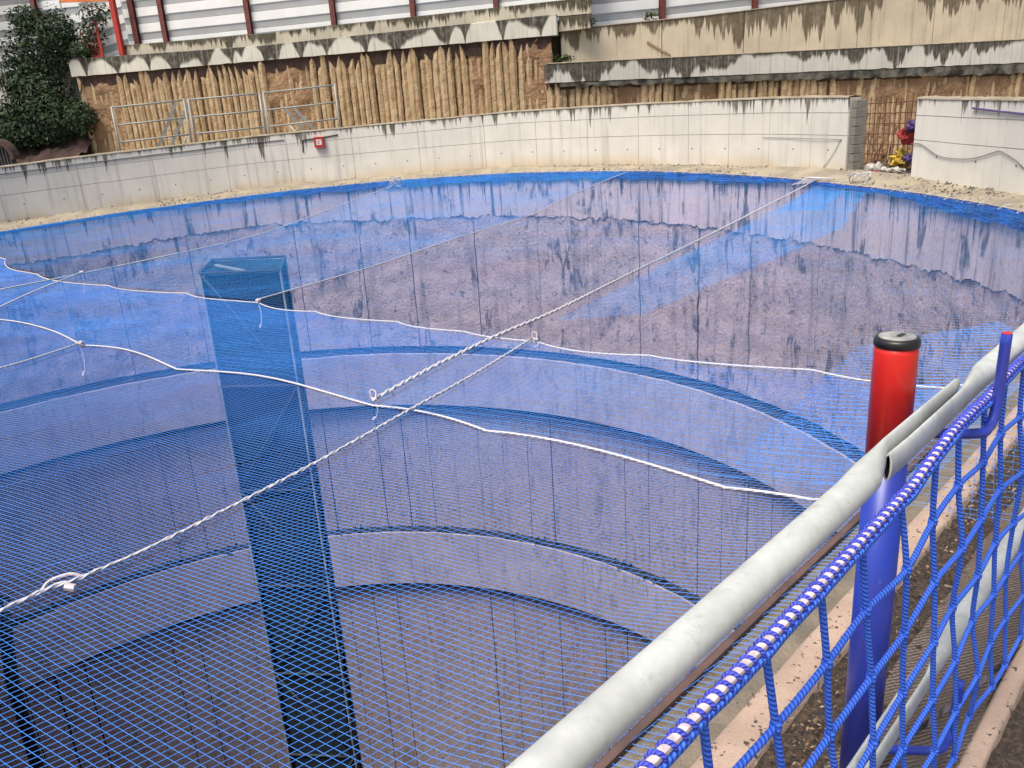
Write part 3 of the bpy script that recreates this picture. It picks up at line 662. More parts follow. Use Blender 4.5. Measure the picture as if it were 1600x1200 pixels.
mb = MB(); mb.sweep([lp(-.02, .2, 5.4), lp(-.05, .2, 9.)], .03, 8); tag(mb.build('thin_pole', M['galvdull'], None, True), 'thin pale pole at the left end of the grey beam', 'pole')
# white concrete wall under the far left hoarding
lbox(LA, LD, LN, span(-9, -.05, 16, lambda s: .5, lambda s: 5.3), 1.5, 1.9)
o = lbox(LA, LD, LN, span(-9, -.05, 16, lambda s: .5, lambda s: 5.29), 1.45, 1.9).build('white_wall', conc('dirty white wall', (.58, .57, .54), (.2, .19, .16), drip=.6, dripf=1., streak=.3), None); tag(o, 'dirty white wall under the hoarding behind the ivy', 'wall')
# earth bank with arched culvert
mb = MB(); P = []
for i in range(81):
    s = -9 + 9.3 * i / 80; row = []
    for j in range(37):
        o_ = -2.6 + 4.2 * j / 36; z = .5 + 1.9 * max(0, min(1, (o_ + 2.2) / 2.6)) + .3 * noise.fractal(Vector((s * 1.6, o_ * 1.9, 2.)), 1., 2., 5)
        row.append(lp(s, o_, z))
    P.append(row)
mb.grid(P); structure(mb.build('earth_bank', M['darkclay'], None, True))
cv = thing('culvert', 'dark arched culvert mouth with upright bars below the ivy', 'culvert', lp(-3.6, -2.2, 1.))
def arch(r0, r1, n=14):
    out = []
    for i in range(n + 1):
        a = pi * i / n; out.append((cos(a), sin(a)))
    return out
CS, CZ = -2.72, 1.42
mb = MB(); P = []
for cx_, sz in arch(1, 1): P.append([lp(CS + q * cx_, o_, CZ + q * 1.05 * sz) for q, o_ in ((.66, -2.1), (.66, -2.4), (.82, -2.38), (.84, -2.0))])
mb.grid(P); mb.build('arch_ring', M['darkclay'], cv)
mb = MB(); vs = [lp(CS + .7 * a, -2.15, CZ + .73 * b) for a, b in arch(1, 1)] + [lp(CS - .7, -2.15, .6), lp(CS + .7, -2.15, .6)]; mb.add(vs, [tuple(range(len(vs)))]); mb.build('dark_mouth', M['dark'], cv)  # mouth is a flat black sheet, the shade of the culvert put into colour
for i in range(8):
    x = -.56 + .16 * i; mb = MB(); mb.sweep([lp(CS + x, -2.3, .7), lp(CS + x, -2.3, CZ + 1.05 * math.sqrt(max(.001, .44 - x * x)))], .014, 5); mb.build('grille_bar', M['cable'], cv)
# ivy
def leaves(mb, c, rad, n, size, seed, shell=.55):
    rnd = random.Random(seed)
    for i in range(n):
        v = Vector((rnd.gauss(0, 1), rnd.gauss(0, 1), rnd.gauss(0, 1))).normalized(); q = shell + (1 - shell) * rnd.random()
        q *= 1 + .35 * noise.noise(v * 2.2 + Vector((seed, 0, 0)))
        p = Vector(c) + Vector((v.x * rad[0] * q, v.y * rad[1] * q, v.z * rad[2] * q)); s = size * rnd.uniform(.6, 1.4)
        nrm = (v + Vector((rnd.uniform(-.8, .8), rnd.uniform(-.8, .8), rnd.uniform(-.3, 1.)))).normalized(); a = nrm.orthogonal().normalized(); a = Matrix.Rotation(rnd.uniform(0, 6.28), 3, nrm) @ a; b = nrm.cross(a)
        mb.add([p - a * s, p - b * s * .55 + nrm * s * .15, p + a * s * 1.1, p + b * s * .55 + nrm * s * .15], [(0, 1, 2), (0, 2, 3)])
iv = thing('ivy_bush', 'big dark green ivy bush hanging beside the left end of the beam', 'bush', lp(-1.5, -.5, 1.2))
mb = MB()
for s, o_, z, rs, rz, n in ((-1.5, .2, 5.9, 1.5, 1.5, 1900), (-.35, .1, 6.5, .85, 1.1, 900), (-2.0, -.1, 4.2, 1.6, 1.3, 1900), (-1.2, -.5, 3.1, 1.55, 1.2, 1700), (-2.6, -.6, 2.6, 1.5, .9, 1100), (.2, -.35, 3.0, .7, .8, 600), (-3.6, -.3, 3.2, 1.0, .7, 500), (-1.9, .3, 7.2, .9, .6, 500), (1.4, .5, 7.2, .7, .5, 160), (-4.9, .6, 6.6, .9, .9, 90), (-5.2, .4, 5.2, .8, .8, 70), (.6, .25, 5.75, .55, .35, 260), (.9, .6, 6.5, .6, .6, 200), (-3.4, -.5, 2.6, 1.3, .8, 900), (-4.3, -.4, 3.3, 1.0, .8, 500), (-3.0, .2, 5.0, .9, 1.0, 500)):
    leaves(mb, lp(s, o_, z), (rs, .8, rz), int(n * 1.9), .075, int(s * 100 + z * 7))
mb.build('foliage', M['leaf'], iv)
for i in range(14):
    a = lp(-1.6 + random.uniform(-1, 1), -.2, 1.6); b = lp(-1.6 + random.uniform(-2.4, 2.2), .1, random.uniform(4, 7.4)); mb = MB()
    mb.sweep([a, a.lerp(b, .5) + Vector((random.uniform(-.5, .5), 0, 0)), b], [.05, .035, .012], 5); mb.build('stem', M['stem'], iv)
for i in range(10):
    a = lp(-4.3 + random.uniform(-.8, .6), .3, 4.4); b = a + Vector((random.uniform(-1.2, .3), 0, random.uniform(1., 2.8))); mb = MB(); mb.sweep([a, a.lerp(b, .5) + Vector((random.uniform(-.3, .3), 0, 0)), b], [.02, .014, .006], 4); mb.build('stem', M['stem'], iv)
for (c, rad, n, lab) in ((RA + RD * 1.9 + RN * .7 + Vector((0, 0, 5.13)), (.42, .3, .28), 240, 'green weed clump on the left end of the tan retaining wall'), (RA + RD * .75 + RN * .2 + Vector((0, 0, 3.86)), (.45, .2, .16), 160, 'green weed clump on the left end of the stained right beam'), (RA + RD * 4.7 + RN * .8 + Vector((0, 0, 5.35)), (.5, .2, .22), 90, 'sparse weed at the foot of a post above the tan wall')):
    mb = MB(); leaves(mb, c, rad, n, .06, n, .2); tag(mb.build('weed_clump', M['weed']), lab, 'weed')
# tube guard rails behind the wall
def gl(d, z): return cyl(d, R + 1.9, z)
gds = [(114.3, 1.3), (105.6, 1.3), (96.6, 1.3), (87.2, 1.3)]
gtop = lambda d: lerp([(87, 3.20), (96.6, 3.08), (105.6, 3.0), (114.3, 2.88)], d)
GL = ['galvanised tube guard rail bay furthest left behind the long wall', 'galvanised tube guard rail bay in the middle of three behind the wall', 'galvanised tube guard rail bay furthest right behind the long wall']
for (a, _), (b, _), L_ in zip(gds, gds[1:], GL):
    t = thing('guard_rail', L_, 'guard rail', gl((a + b) / 2, 1.2), 'guard rail bays behind the wall')
    for d in (a - .25, b + .25):
        mb = MB(); mb.sweep([gl(d, .9), gl(d, gtop(d) + .03)], .035, 8); mb.build('upright', M['galvdull'], t, True)
    for q in (0, .55, 1.08):
        mb = MB(); mb.sweep([gl(d, gtop(d) - q) for d in (a - .2, (a + b) / 2, b + .2)], .028, 6); mb.build('rail', M['galvdull'], t, True)
def ladder(label, d0, z0, d1, z1, w):
    t = thing('stair_ladder', label, 'ladder', cyl(d0, R + 2.2, z0))
    for o_ in (0, w):
        mb = MB(); mb.bar(cyl(d0 + o_, R + 2.3, z0), cyl(d1 + o_, R + 2.3, z1), .05, .09); mb.build('stringer', M['galvdull'], t)
    for i in range(1, 6):
        q = i / 6; mb = MB(); mb.bar(cyl(d0 + (d1 - d0) * q, R + 2.3, z0 + (z1 - z0) * q), cyl(d0 + (d1 - d0) * q + w, R + 2.3, z0 + (z1 - z0) * q), .03); mb.build('rung', M['galvdull'], t)
ladder('slanting steel ladder behind the left guard rail bay', 110.6, 1.2, 106.9, 2.95, -1.5)
ladder('slanting steel ladder behind the right guard rail bay', 90.8, 1.3, 94.4, 2.6, -1.2)
mb = MB(); mb.bar(cyl(107.4, R + 2.1, 1.3), cyl(106.3, R + 2.1, 1.95), .18, .05); tag(mb.build('plank', M['white_sheet']), 'pale short plank leaning behind the left guard rail bay', 'plank')
mb = MB(); mb.bar(cyl(92.5, R + 2.1, 1.5), cyl(93.8, R + 2.1, 2.0), .18, .05); tag(mb.build('plank', M['white_sheet']), 'pale short plank leaning behind the right guard rail bay', 'plank')

# ------------------------------------------------------------------ safety nets over the shaft
def netz(x, y):
    dx, dy = x - CX, y - CY; r = hypot(dx, dy) / R; ph = degrees(atan2(dy, dx)); rz = lerp(RIMZ, ph) if ph > -60 else 0.
    z = -.35 + (rz + .30) * min(r, 1.02) ** 2
    z += .05 * ns(x * .55, y * .55, 1.) * (1 - min(1, r) ** 6)
    mm = x * BM.x + y * BM.y
    if mm < EDGE + .25:                                # drawn up over the straight near edge
        q = min(1, (EDGE + .25 - mm) / .3); z = z * (1 - q) + .012 * q
    return z
def scallop(c, amt):
    out = []
    for (x0, y0), (x1, y1) in zip(c, c[1:]):
        L = hypot(x1 - x0, y1 - y0); nx_, ny_ = (y1 - y0) / L, -(x1 - x0) / L
        if ny_ < 0: nx_, ny_ = -nx_, -ny_
        a = amt * min(L, 2.2)
        for i in range(10):
            t = i / 10; h = 4 * t * (1 - t) * (1.25 - .5 * t) * a; out.append((x0 + (x1 - x0) * t + nx_ * h, y0 + (y1 - y0) * t + ny_ * h))
    return out + [c[-1]]
C1 = [(-14.5, 22.2), (-10.1, 16.45), (-8.07, 13.92), (-6.72, 12.75), (-5.72, 12.1), (-4.49, 11.16), (-3.77, 10.55), (-3.18, 10.10), (-2.75, 9.64), (-2.27, 9.25), (-1.79, 8.67), (-1.17, 8.2), (-.8, 7.87), (-.43, 7.52), (-.09, 7.18), (.25, 6.93), (.67, 6.5), (1.12, 6.14), (1.59, 5.72), (2.15, 5.4), (2.42, 5.09), (2.69, 4.87), (3.4, 4.3), (3.9, 3.9)]
C1 = scallop([(-14.5, 22.2), (-10.1, 16.45), (-8.07, 13.92), (-6.1, 12.3), (-4.49, 11.2), (-3.16, 10.12), (-2.27, 9.32), (-1.17, 8.27), (-.43, 7.56), (.25, 6.98), (1.12, 6.2), (2.15, 5.42), (2.95, 4.7), (3.9, 3.9)], -.075)
C2 = [(-15.5, 18.6), (-9.5, 13.0), (-6.52, 10.17), (-5.41, 9.12), (-4.51, 8.26), (-3.79, 7.75), (-3.04, 7.09), (-1.95, 6.3), (-1.01, 5.48), (-.54, 5.11), (-.18, 4.69), (.28, 4.38), (.51, 4.13), (.7, 3.88), (1.02, 3.63), (1.33, 3.32), (1.8, 2.9), (2.1, 2.65)]
C2 = scallop([(-15.5, 18.6), (-9.5, 13.0), (-6.52, 10.17), (-4.51, 8.24), (-3.04, 7.03), (-1.01, 5.46), (-.18, 4.66), (1.02, 3.58), (1.8, 2.9), (2.1, 2.65)], .06)
LAe = [(-7.9, 12.3), (-7.0, 14.0), (-5.95, 15.6), (-5.19, 17.4), (-4.4, 20.8), (-3.4, 24.92), (-3.2, 26.7)]
LBe = [(-3.16, 10.08), (-2.57, 11.04), (-1.82, 12.3), (-.76, 14.55), (.63, 17.0), (1.83, 19.6), (3.7, 23.0)]
def arc(d0, d1, n=60, r=R - .02):
    return [tuple(cyl(d0 + (d1 - d0) * i / n, r, 0)[:2]) for i in range(n + 1)]
def angle(p): return degrees(atan2(p[1] - CY, p[0] - CX))
def net_mesh(mb, poly, ang, sp, rad, warp=.05, seed=0., step=.7, lift=0.):
    """knotless mesh: every twine is a thin three sided tube clipped to the panel outline"""
    for a, spc in ang:
        d = Vector((cos(radians(a)), sin(radians(a)))); n = Vector((-d.y, d.x)); spc *= sp
        ks = [n.x * x + n.y * y for x, y in poly]; k = min(ks) + spc * .37
        while k < max(ks):
            hits = []; kk = k + ns(k * 3.1, seed) * spc * .12
            for (x0, y0), (x1, y1) in zip(poly, poly[1:] + poly[:1]):
                f0 = n.x * x0 + n.y * y0 - kk; f1 = n.x * x1 + n.y * y1 - kk
                if (f0 < 0) != (f1 < 0):
                    t = f0 / (f0 - f1); hits.append(d.x * (x0 + (x1 - x0) * t) + d.y * (y0 + (y1 - y0) * t))
            hits.sort()
            for h0, h1 in zip(hits[::2], hits[1::2]):
                m_ = max(1, int((h1 - h0) / step)); base = len(mb.v); cnt = 0
                for i in range(m_ + 1):
                    h = h0 + (h1 - h0) * i / m_; x = d.x * h + n.x * kk; y = d.y * h + n.y * kk
                    w = warp if 0 < i < m_ else 0
                    x2 = x + w * (ns(x * .5, y * .5, seed) + .4 * ns(x * 1.7, y * 1.7, seed)); y2 = y + w * (ns(x * .5, y * .5, seed + 7) + .4 * ns(x * 1.7, y * 1.7, seed + 7))
                    z = netz(x2, y2) + lift + .012 * ns(x * 1.6, y * 1.6, seed + 3)
                    mb.v += [(x2 + n.x * rad, y2 + n.y * rad, z - rad * .6), (x2 - n.x * rad, y2 - n.y * rad, z - rad * .6), (x2, y2, z + rad)]; cnt += 1
                for i in range(cnt - 1):
                    o = base + 3 * i
                    for f in ((o, o + 1, o + 4, o + 3), (o + 1, o + 2, o + 5, o + 4), (o + 2, o, o + 3, o + 5)): mb.f.append(f); mb.uv.append([(0, 0)] * 4)
            k += spc
def on_net(pts, lift=.012, m_=5): return smooth_path([Vector((x, y, netz(x, y) + lift)) for x, y in pts], m_)
def rope(pts, r, n=6):
    mb = MB(); mb.sweep(pts, r, n); return mb
def knot(mb, p, s=1., tail=.35, loop=True):
    p = Vector(p)
    for i in range(3):
        a = random.uniform(0, 6.28); mb.sweep([p + Vector((cos(a + q) * .03, sin(a + q) * .03, .02 + .018 * (q % 2))) * s for q in range(5)], .014 * s, 5)
    if loop:
        mb.sweep(smooth_path([p, p + Vector((-.05, .05, .06)) * s, p + Vector((-.05, .07, .14)) * s, p + Vector((.02, .05, .12)) * s, p + Vector((.02, 0, .04)) * s], 4), .011 * s, 5)
    if tail:
        mb.sweep(smooth_path([p, p + Vector((.02, -.02, -tail * .5)), p + Vector((.0, -.03, -tail))], 3), .010 * s, 5); mb.sweep([p + Vector((0, -.03, -tail * .93)), p + Vector((-.02, -.04, -tail * 1.08))], .02 * s, 5)
A1 = angle(C1[0]); A1b = angle(C1[-1]); 
near_poly = [tuple(bp(s, .97, 0)[:2]) for s in (6.5, 5, 3, 1.5, 0, -1.5)]
nf = thing('safety_net', 'near blue safety net in front of the second scalloped white rope', 'safety net', (-3, 4, -.3), 'blue nets over the shaft')
polyA = [tuple(p) for p in C1] + near_poly + arc(-84, A1 - 360 + 0, 70)
mb = MB(); net_mesh(mb, polyA, ((36.5, .82), (146.5, .74)), .042, .0009, warp=.10, seed=1., step=.6); mb.build('net_mesh', M['net'], nf)
inside = lambda c: [p for p in c if p[0] * BM.x + p[1] * BM.y > EDGE + .06]
rope(on_net(inside(C1), .014, 1), .0085).build('border_rope', M['whiterope'], nf, True)
nr = thing('safety_net', 'rear blue safety net running from the front white rope to the far rim', 'safety net', (2, 14, -.2), 'blue nets over the shaft')
a2 = angle(C2[-1])
polyB = [p for p in C2 if p[0] > -6.6] + [(3.6, 4.2)] + arc(angle((5.0, 5.3)), angle(LAe[-1]), 60) + LAe[::-1]
mb = MB(); net_mesh(mb, polyB, ((58.5, 1.), (-37., 1.)), .080, .0008, warp=.16, seed=2., lift=.03); mb.build('net_mesh', M['netrear'], nr)
rope(on_net(inside(C2), .02, 1), .0085).build('border_rope', M['whiterope'], nr, True)
rope(on_net(LAe + [], .04), .011).build('border_rope', M['whiterope'], nr, True)
nl = thing('safety_net', 'left blue safety net between the far rim and the grey tower', 'safety net', (-9, 19, -.3), 'blue nets over the shaft')
polyC = [p for p in C1[:51]] + LBe[1:] + arc(angle(LBe[-1]), A1, 50)
mb = MB(); net_mesh(mb, polyC, ((64., 1.), (-30., 1.)), .080, .0009, warp=.16, seed=3., lift=.055); mb.build('net_mesh', M['netrear'], nl)
rope(on_net(LBe, .065), .008).build('border_rope', M['whiterope'], nl, True)
# the lap beside the long rope, doubled and hanging
nd_ = thing('safety_net', 'narrow doubled strip of blue net hanging along the thick white rope', 'safety net', (4, 13, -.3), 'blue nets over the shaft')
strip = [(6.9, 17.8), (3.6, 12.9), (1.54, 9.72), (.5, 8.1), (1.4, 8.0), (2.9, 9.6), (5.2, 12.3), (7.3, 16.2)]
mb = MB(); net_mesh(mb, strip, ((50., 1.), (-45., 1.)), .075, .0014, warp=.14, seed=5., lift=-.05)
net_mesh(mb, [(6.9, 17.8), (5.2, 15.4), (5.9, 14.9), (7.2, 17.0)], ((57., .35), (-20., 1.2)), .05, .0011, warp=.1, seed=6., lift=-.1)
mb.build('net_mesh', M['netrear'], nd_)
nx = thing('safety_net', 'slack folded blue net beside the red post near the right rim', 'safety net', (2.6, 5.4, -.3), 'blue nets over the shaft')
fold = [(1.2, 4.1), (2.1, 5.3), (2.8, 6.2), (4.2, 6.6), (3.9, 5.0), (2.9, 3.9), (2.0, 3.3)]
mb = MB(); net_mesh(mb, fold, ((70., .8), (-25., 1.)), .07, .0016, warp=.2, seed=8., step=.3, lift=-.10); mb.build('net_mesh', M['net'], nx)
# net gathered along the rim, with ties
gb = thing('gathered_net', 'bright blue net edge bunched along the far rim with white ties', 'net edge', cyl(60, R, 0))
for j in range(13):
    mb = MB(); pts = []
    for i in range(0, 300):
        d = -14 + 150 * i / 299; thick = lerp([(-14, .24), (0, .2), (10, .06), (22, .05), (28, .15), (60, .2), (88, .16), (100, .12), (118, .06), (136, .05)], d)
        z = lerp(RIMZ, d) - .02 - thick * (j / 12) * (1 + .4 * ns(d * .4, 2.)) + .025 * ns(d * 1.3, j * 2.7); pts.append(cyl(d, R - .05 - .05 * abs(ns(d * .9, j * 1.3)), z))
    mb.sweep(pts, .011, 4); mb.build('net_strand', M['netbunch'], gb)
for i in range(62):
    d = -13 + 2.38 * i + random.uniform(-.3, .3); z = lerp(RIMZ, d); mb = MB(); p = cyl(d, R - .08, z - .03); q = cyl(d + random.uniform(-.5, .5), R + .15, z + .03)
    mb.sweep(smooth_path([p, p.lerp(q, .5) + Vector((0, 0, .03)), q], 3), .0065, 5)
    if random.random() < .5: mb.sweep([q, q + Vector((random.uniform(-.2, .2), -.05, random.uniform(.0, .03)))], .006, 4)
    mb.build('tie', M['whiterope'], gb)
mb = MB(); mb.sweep([cyl(-14 + .75 * i, R - .06, lerp(RIMZ, -14 + .75 * i) + .012 + .008 * ns(i * .9)) for i in range(200)], .006, 5); mb.build('edge_line', M['whiterope'], gb, True)
# long white ropes
def laid(pts, off, r, per):
    """two strands laid round one another"""
    mb = MB(); L = 0.; dense = []
    P = [Vector(p) for p in pts]
    for a, b in zip(P, P[1:]):
        n = max(1, int((b - a).length / .05))
        for i in range(n): dense.append(a.lerp(b, i / n))
    dense.append(P[-1])
    for ph in (0, pi):
        out = []; L = 0.
        for i, p in enumerate(dense):
            if i: L += (p - dense[i - 1]).length
            t = (dense[min(i + 1, len(dense) - 1)] - dense[max(0, i - 1)]).normalized(); sd = t.cross(Vector((0, 0, 1))).normalized(); u_ = sd.cross(t); w = 2 * pi * L / per + ph + .8 * ns(L * .8)
            out.append(p + (sd * cos(w) + u_ * sin(w)) * off)
        mb.sweep(out, r, 5)
    return mb
RAp = [(6.81, 17.74), (3.55, 12.95), (1.54, 9.76), (.51, 8.12), (-.09, 7.2), (-.62, 6.3), (-1.01, 5.53)]
RBp = [(.2, 7.0), (-.3, 5.99), (-.72, 5.2), (-1.11, 4.49), (-1.43, 3.97), (-1.74, 3.44), (-1.96, 3.13), (-2.18, 2.88), (-3.2, 1.3)]
ra_ = thing('thick_rope', 'thick white laid rope from the knot on the front rope to the far rim', 'rope', (-1.01, 5.53, -.3))
laid(on_net(RAp + [(7.6, 17.5)][:0], .05), .009, .0092, .22).build('rope', M['whiterope'], ra_, True)
mb = MB(); knot(mb, Vector((-1.01, 5.53, netz(-1.01, 5.53) + .03)), .55, .12); mb.build('knot', M['whitecore'], ra_)
p0 = Vector((6.81, 17.74, netz(6.81, 17.74) + .05)); mb = MB()
for i in range(4): mb.sweep(smooth_path([p0 + Vector((-.3 - .1 * i, -.45, 0)), p0 + Vector((.1, .05 + .1 * i, .05)), cyl(20 - .4 * i, R - .03, .1), cyl(18.5 - .6 * i, R + .1, .1)], 6), .014, 5)
mb.build('tail', M['whiterope'], ra_, True)
rb_ = thing('thin_rope', 'white laid rope from the loop knot across to the left picture edge', 'rope', (.2, 7., -.3))
laid(on_net(RBp, .04), .006, .0068, .17).build('rope', M['whiterope'], rb_, True)
mb = MB(); knot(mb, Vector((.24, 6.95, netz(.2, 7.) + .03)), .52, .05); mb.build('knot', M['whitecore'], rb_)
mb = MB(); q = (-2.02, 3.08); p = Vector((*q, netz(*q) + .04)); mb.sweep(smooth_path([p + Vector((-.06, -.05, 0)), p + Vector((-.05, .01, .015)), p + Vector((.02, .05, .02)), p + Vector((.06, .06, 0))], 4), .007, 5); mb.sweep([p + Vector((.03, -.02, 0)), p + Vector((.07, -.02, -.01))], .017, 6); mb.build('knot', M['whitecore'], rb_)
def thinrope(label, pts, r=.009, name='thin_rope', kn=None, tail=.3):
    t = thing(name, label, 'rope', (*pts[0], netz(*pts[0])))
    rope(on_net(pts, .05), r, 5).build('rope', M['whiterope'], t, True)
    if kn: mb = MB(); knot(mb, Vector((*kn, netz(*kn) + .03)), .9, tail, False); mb.build('knot', M['whitecore'], t)
thinrope('thin white cord at far left rising to the knot on the upper scalloped rope', [(-6.9, 10.6), (-7.1, 12.0), (-7.2, 13.7)], .011, kn=(-7.2, 13.7))
thinrope('thin white cord at far left tied below the front scalloped rope', [(-5.5, 6.9), (-4.87, 7.39), (-4.51, 8.2)], .009, kn=(-4.5, 8.2), tail=.3)
mb = MB(); knot(mb, Vector((-3.16, 10.08, netz(-3.16, 10.08) + .03)), .9, .3, False); mb.build('knot', M['whitecore'], nl)
# coils where ropes are made fast on the rim
for c, lab, s in (((-3.25, 25.7), 'loose white rope loops hanging at the rim behind the tower', .5), ((7.45, 16.9), 'loose white rope loops on the rim before the rebar gap', .45)):
    mb = MB(); z = netz(*c) + .1
    for i in range(4):
        a = random.uniform(0, 6.28); pts = []
        for q in range(13):
            w = a + q * .5; pts.append(Vector((c[0] + s * (.25 + .2 * random.random()) * cos(w), c[1] + s * .6 * sin(w), z + .16 * sin(w * 1.3 + i))))
        mb.sweep(smooth_path(pts, 3), .011, 5)
    tag(mb.build('rope_coil', M['whiterope'], None, True), lab, 'rope')

# ------------------------------------------------------------------ foreground: kerb, soil, mat, barrier
def strip_grid(s0, s1, m0, m1, z, name, mat, amp=0., ns_=60, nm=8, edge=0.):
    mb = MB(); P = []
    for i in range(ns_ + 1):
        s = s0 + (s1 - s0) * i / ns_; row = []
        for j in range(nm + 1):
            mm = m0 + (m1 - m0) * j / nm
            if j in (0, nm): mm += edge * (ns(s * 7., mm * 3) + .6 * ns(s * 23., mm))
            p = bp(s, mm, z); p.z += amp * (noise.fractal(Vector((s * 14, mm * 14, 3.)), 1., 2., 4) + .2); row.append(p)
        P.append(row)
    mb.grid(P); return structure(mb.build(name, mat, None, True))
mb = MB(); P = []
for i in range(161):
    s = -3 + 15 * i / 160; e = .012 * ns(s * 9.) + .007 * ns(s * 31.); e2 = .006 * ns(s * 5., 3.)
    P.append([bp(s, .80 + e, -.12), bp(s, .805 + e, -.012), bp(s, .815 + e, .0), bp(s, .86, .003 + .003 * ns(s * 13.)), bp(s, .915 + e2, .0), bp(s, .925 + e2, -.012), bp(s, .925, -.12)])
mb.grid(P); structure(mb.build('kerb', M['kerb'], None, True))
strip_grid(-3, 12, .925, 1.11, -.02, 'slab_shelf', M['shelf'], .006)
mb = MB(); mb.sweep([bp(-3 + .5 * i, 1.105 + .006 * ns(i * 1.3), -.005) for i in range(31)], .017, 6); tag(mb.build('edge_bar', M['pinkrust'], None, True), 'reddish wet bar along the near edge of the shaft under the rail', 'bar')
mb = MB(); mb.box(bp(4.5, 1.07, -1.2), BU * 7.5, BM * .036, Vector((0, 0, 1.16))); tag(mb.build('edge_wall', M['band']), 'concrete face under the near straight edge of the shaft', 'wall')
strip_grid(-2, 12, .60, .82, -.045, 'soil_strip', M['humus'], .03, 260, 22, .0)
strip_grid(-2, 12, .385, .655, -.028, 'geotextile_mat', M['mat'], .004, 120, 10, .02)
mb = MB(); P = []
for i in range(161):
    s = -3 + 15 * i / 160; e = .01 * ns(s * 8., 9.)
    P.append([bp(s, .325 + e, -.12), bp(s, .33 + e, -.012), bp(s, .336 + e, .0), bp(s, .375, .0), bp(s, .385, -.012), bp(s, .39, -.12)])
mb.grid(P); structure(mb.build('inner_kerb', M['kerb'], None, True))
strip_grid(-2, 12, -.6, .345, -.04, 'footpath_soil', M['humus'], .025, 160, 30, 0)
mb = MB()
for i in range(2600):
    s = random.uniform(-.2, 5.5); mm = random.gauss(.735, .045) if random.random() < .86 else random.uniform(.3, .95)
    z = -.02 + random.uniform(0, .022) if mm < .8 else .006; p = bp(s, mm, z); sz = random.uniform(.003, .010) * (2.0 if random.random() < .06 else 1.)
    nrm = Vector((random.uniform(-.7, .7), random.uniform(-.7, .7), 1)).normalized(); a = Matrix.Rotation(random.uniform(0, 6.28), 3, nrm) @ nrm.orthogonal().normalized(); b = nrm.cross(a)
    mb.add([p - a * sz, p - b * sz * .4, p + a * sz, p + b * sz * .4 + nrm * sz * .2], [(0, 1, 2), (0, 2, 3)])
o = mb.build('leaf_litter', M['dead']); o['kind'] = 'stuff'; o['label'] = 'dead leaf crumbs lying on the dark soil strip'

def barrier_post(s, label):
    t = thing('barrier_post', label, 'post', bp(s, .565, -.06), 'painted barrier posts')
    c = lambda z: bp(s, .565, z)
    mb = MB(); mb.sweep([c(-.06), c(.915)], .045, 28); mb.build('lower_tube', M['postblue'], t, True)
    mb = MB(); mb.sweep([c(.915), c(1.172), c(1.187)], [.0456, .0456, .044], 32); mb.build('upper_tube', M['postred'], t, True)
    cp = MB(); cp.sweep([c(1.184), c(1.186), c(1.198), c(1.2035)], [.044, .0472, .0472, .044], 32); cpo = cp.build('cap', M['blackcap'], t, True)
    mb = MB(); mb.sweep([c(1.2035), c(1.2065), c(1.2075)], [.0385, .0375, .030], 32); mb.build('cap_disc', M['greycap'], cpo, True)
    mb = MB(); mb.bar(c(1.208) - BU * .012 - BM * .006, c(1.208) + BU * .014 - BM * .008, .009, .003); mb.build('cap_slot', M['blackcap'], cpo)
    for z0 in (1.0, .13):
        hk = MB(); top = .19 if z0 > .5 else .145
        hk.sweep(smooth_path([bp(s + .185, .398, z0 + top), bp(s + .180, .398, z0 + .045), bp(s + .170, .399, z0 + .0), bp(s + .145, .402, z0 - .018), bp(s + .10, .412, z0 - .020), bp(s + .02, .50, z0 - .012), bp(s, .535, z0 - .012)], 5), .0115, 10)
        h = hk.build('hook', M['postblue'], t, True)
        if z0 > .5:
            e = MB(); e.sweep([bp(s + .185, .398, z0 + top + .0005), bp(s + .185, .398, z0 + top + .0025)], .0105, 10); e.build('hook_end', M['postred'], h)
barrier_post(1.773, 'red and blue painted post with black cap beside the shaft')
barrier_post(4.75, 'red and blue painted post further along the barrier outside the frame')
def tube_rail(label, sections, n=24, open_end=None):
    """sections: (s, m, z, half width, half height, squareness)"""
    t = thing('tube_rail', label, 'rail', bp(sections[len(sections) // 2][0], sections[len(sections) // 2][1], 0))
    P = []
    for s, mm, z, hw, hh in sections:
        row = []
        for k_ in range(n + 1):
            w = 2 * pi * k_ / n; row.append(bp(s, mm + hw * cos(w), z + hh * sin(w)))
        P.append(row)
    mb = MB(); mb.grid(P); mb.build('tube', M['galv'], t, True)
    P2 = []
    for s, mm, z, hw, hh in sections:
        P2.append([bp(s, mm + max(.001, hw - .004) * cos(2 * pi * k_ / n), z + max(.001, hh - .004) * sin(2 * pi * k_ / n)) for k_ in range(n + 1)])
    mb = MB(); mb.grid(P2); mb.build('bore', M['dark'], t, True)  # inner wall coloured black for the shade inside the tube
    mb = MB()
    for i in (0, -1): mb.grid([P[i], P2[i]])
    mb.build('cut_edge', M['galv'], t)
    return t
def dense(keys, n=9):
    out = []
    for a, b in zip(keys, keys[1:]):
        for i in range(n):
            t = i / n; t = t * t * (3 - 2 * t); out.append(tuple(x + (y - x) * t for x, y in zip(a, b)))
    return out + [keys[-1]]
def rail_pair(z, tags):
    r = .0278
    tube_rail(tags[0], dense([(-1.6, .466, z, r, r), (1.30, .468, z, r, r), (1.38, .472, z, .0285, .031), (1.50, .484, z + .004, .009, .029), (1.70, .486, z + .006, .0075, .024), (1.95, .486, z + .008, .0075, .020), (1.975, .486, z + .008, .004, .011)]))
    tube_rail(tags[1], dense([(1.46, .462, z - .008, .0085, .028), (1.56, .459, z - .008, .008, .0285), (1.90, .459, z - .007, .008, .0285), (1.99, .463, z - .003, .016, .030), (2.12, .468, z, r, r), (6.5, .468, z - .02, r, r)]))
rail_pair(1.046, ('thick galvanised top rail running from the lower picture edge to the red post', 'galvanised top rail from the red post to the right picture edge'))
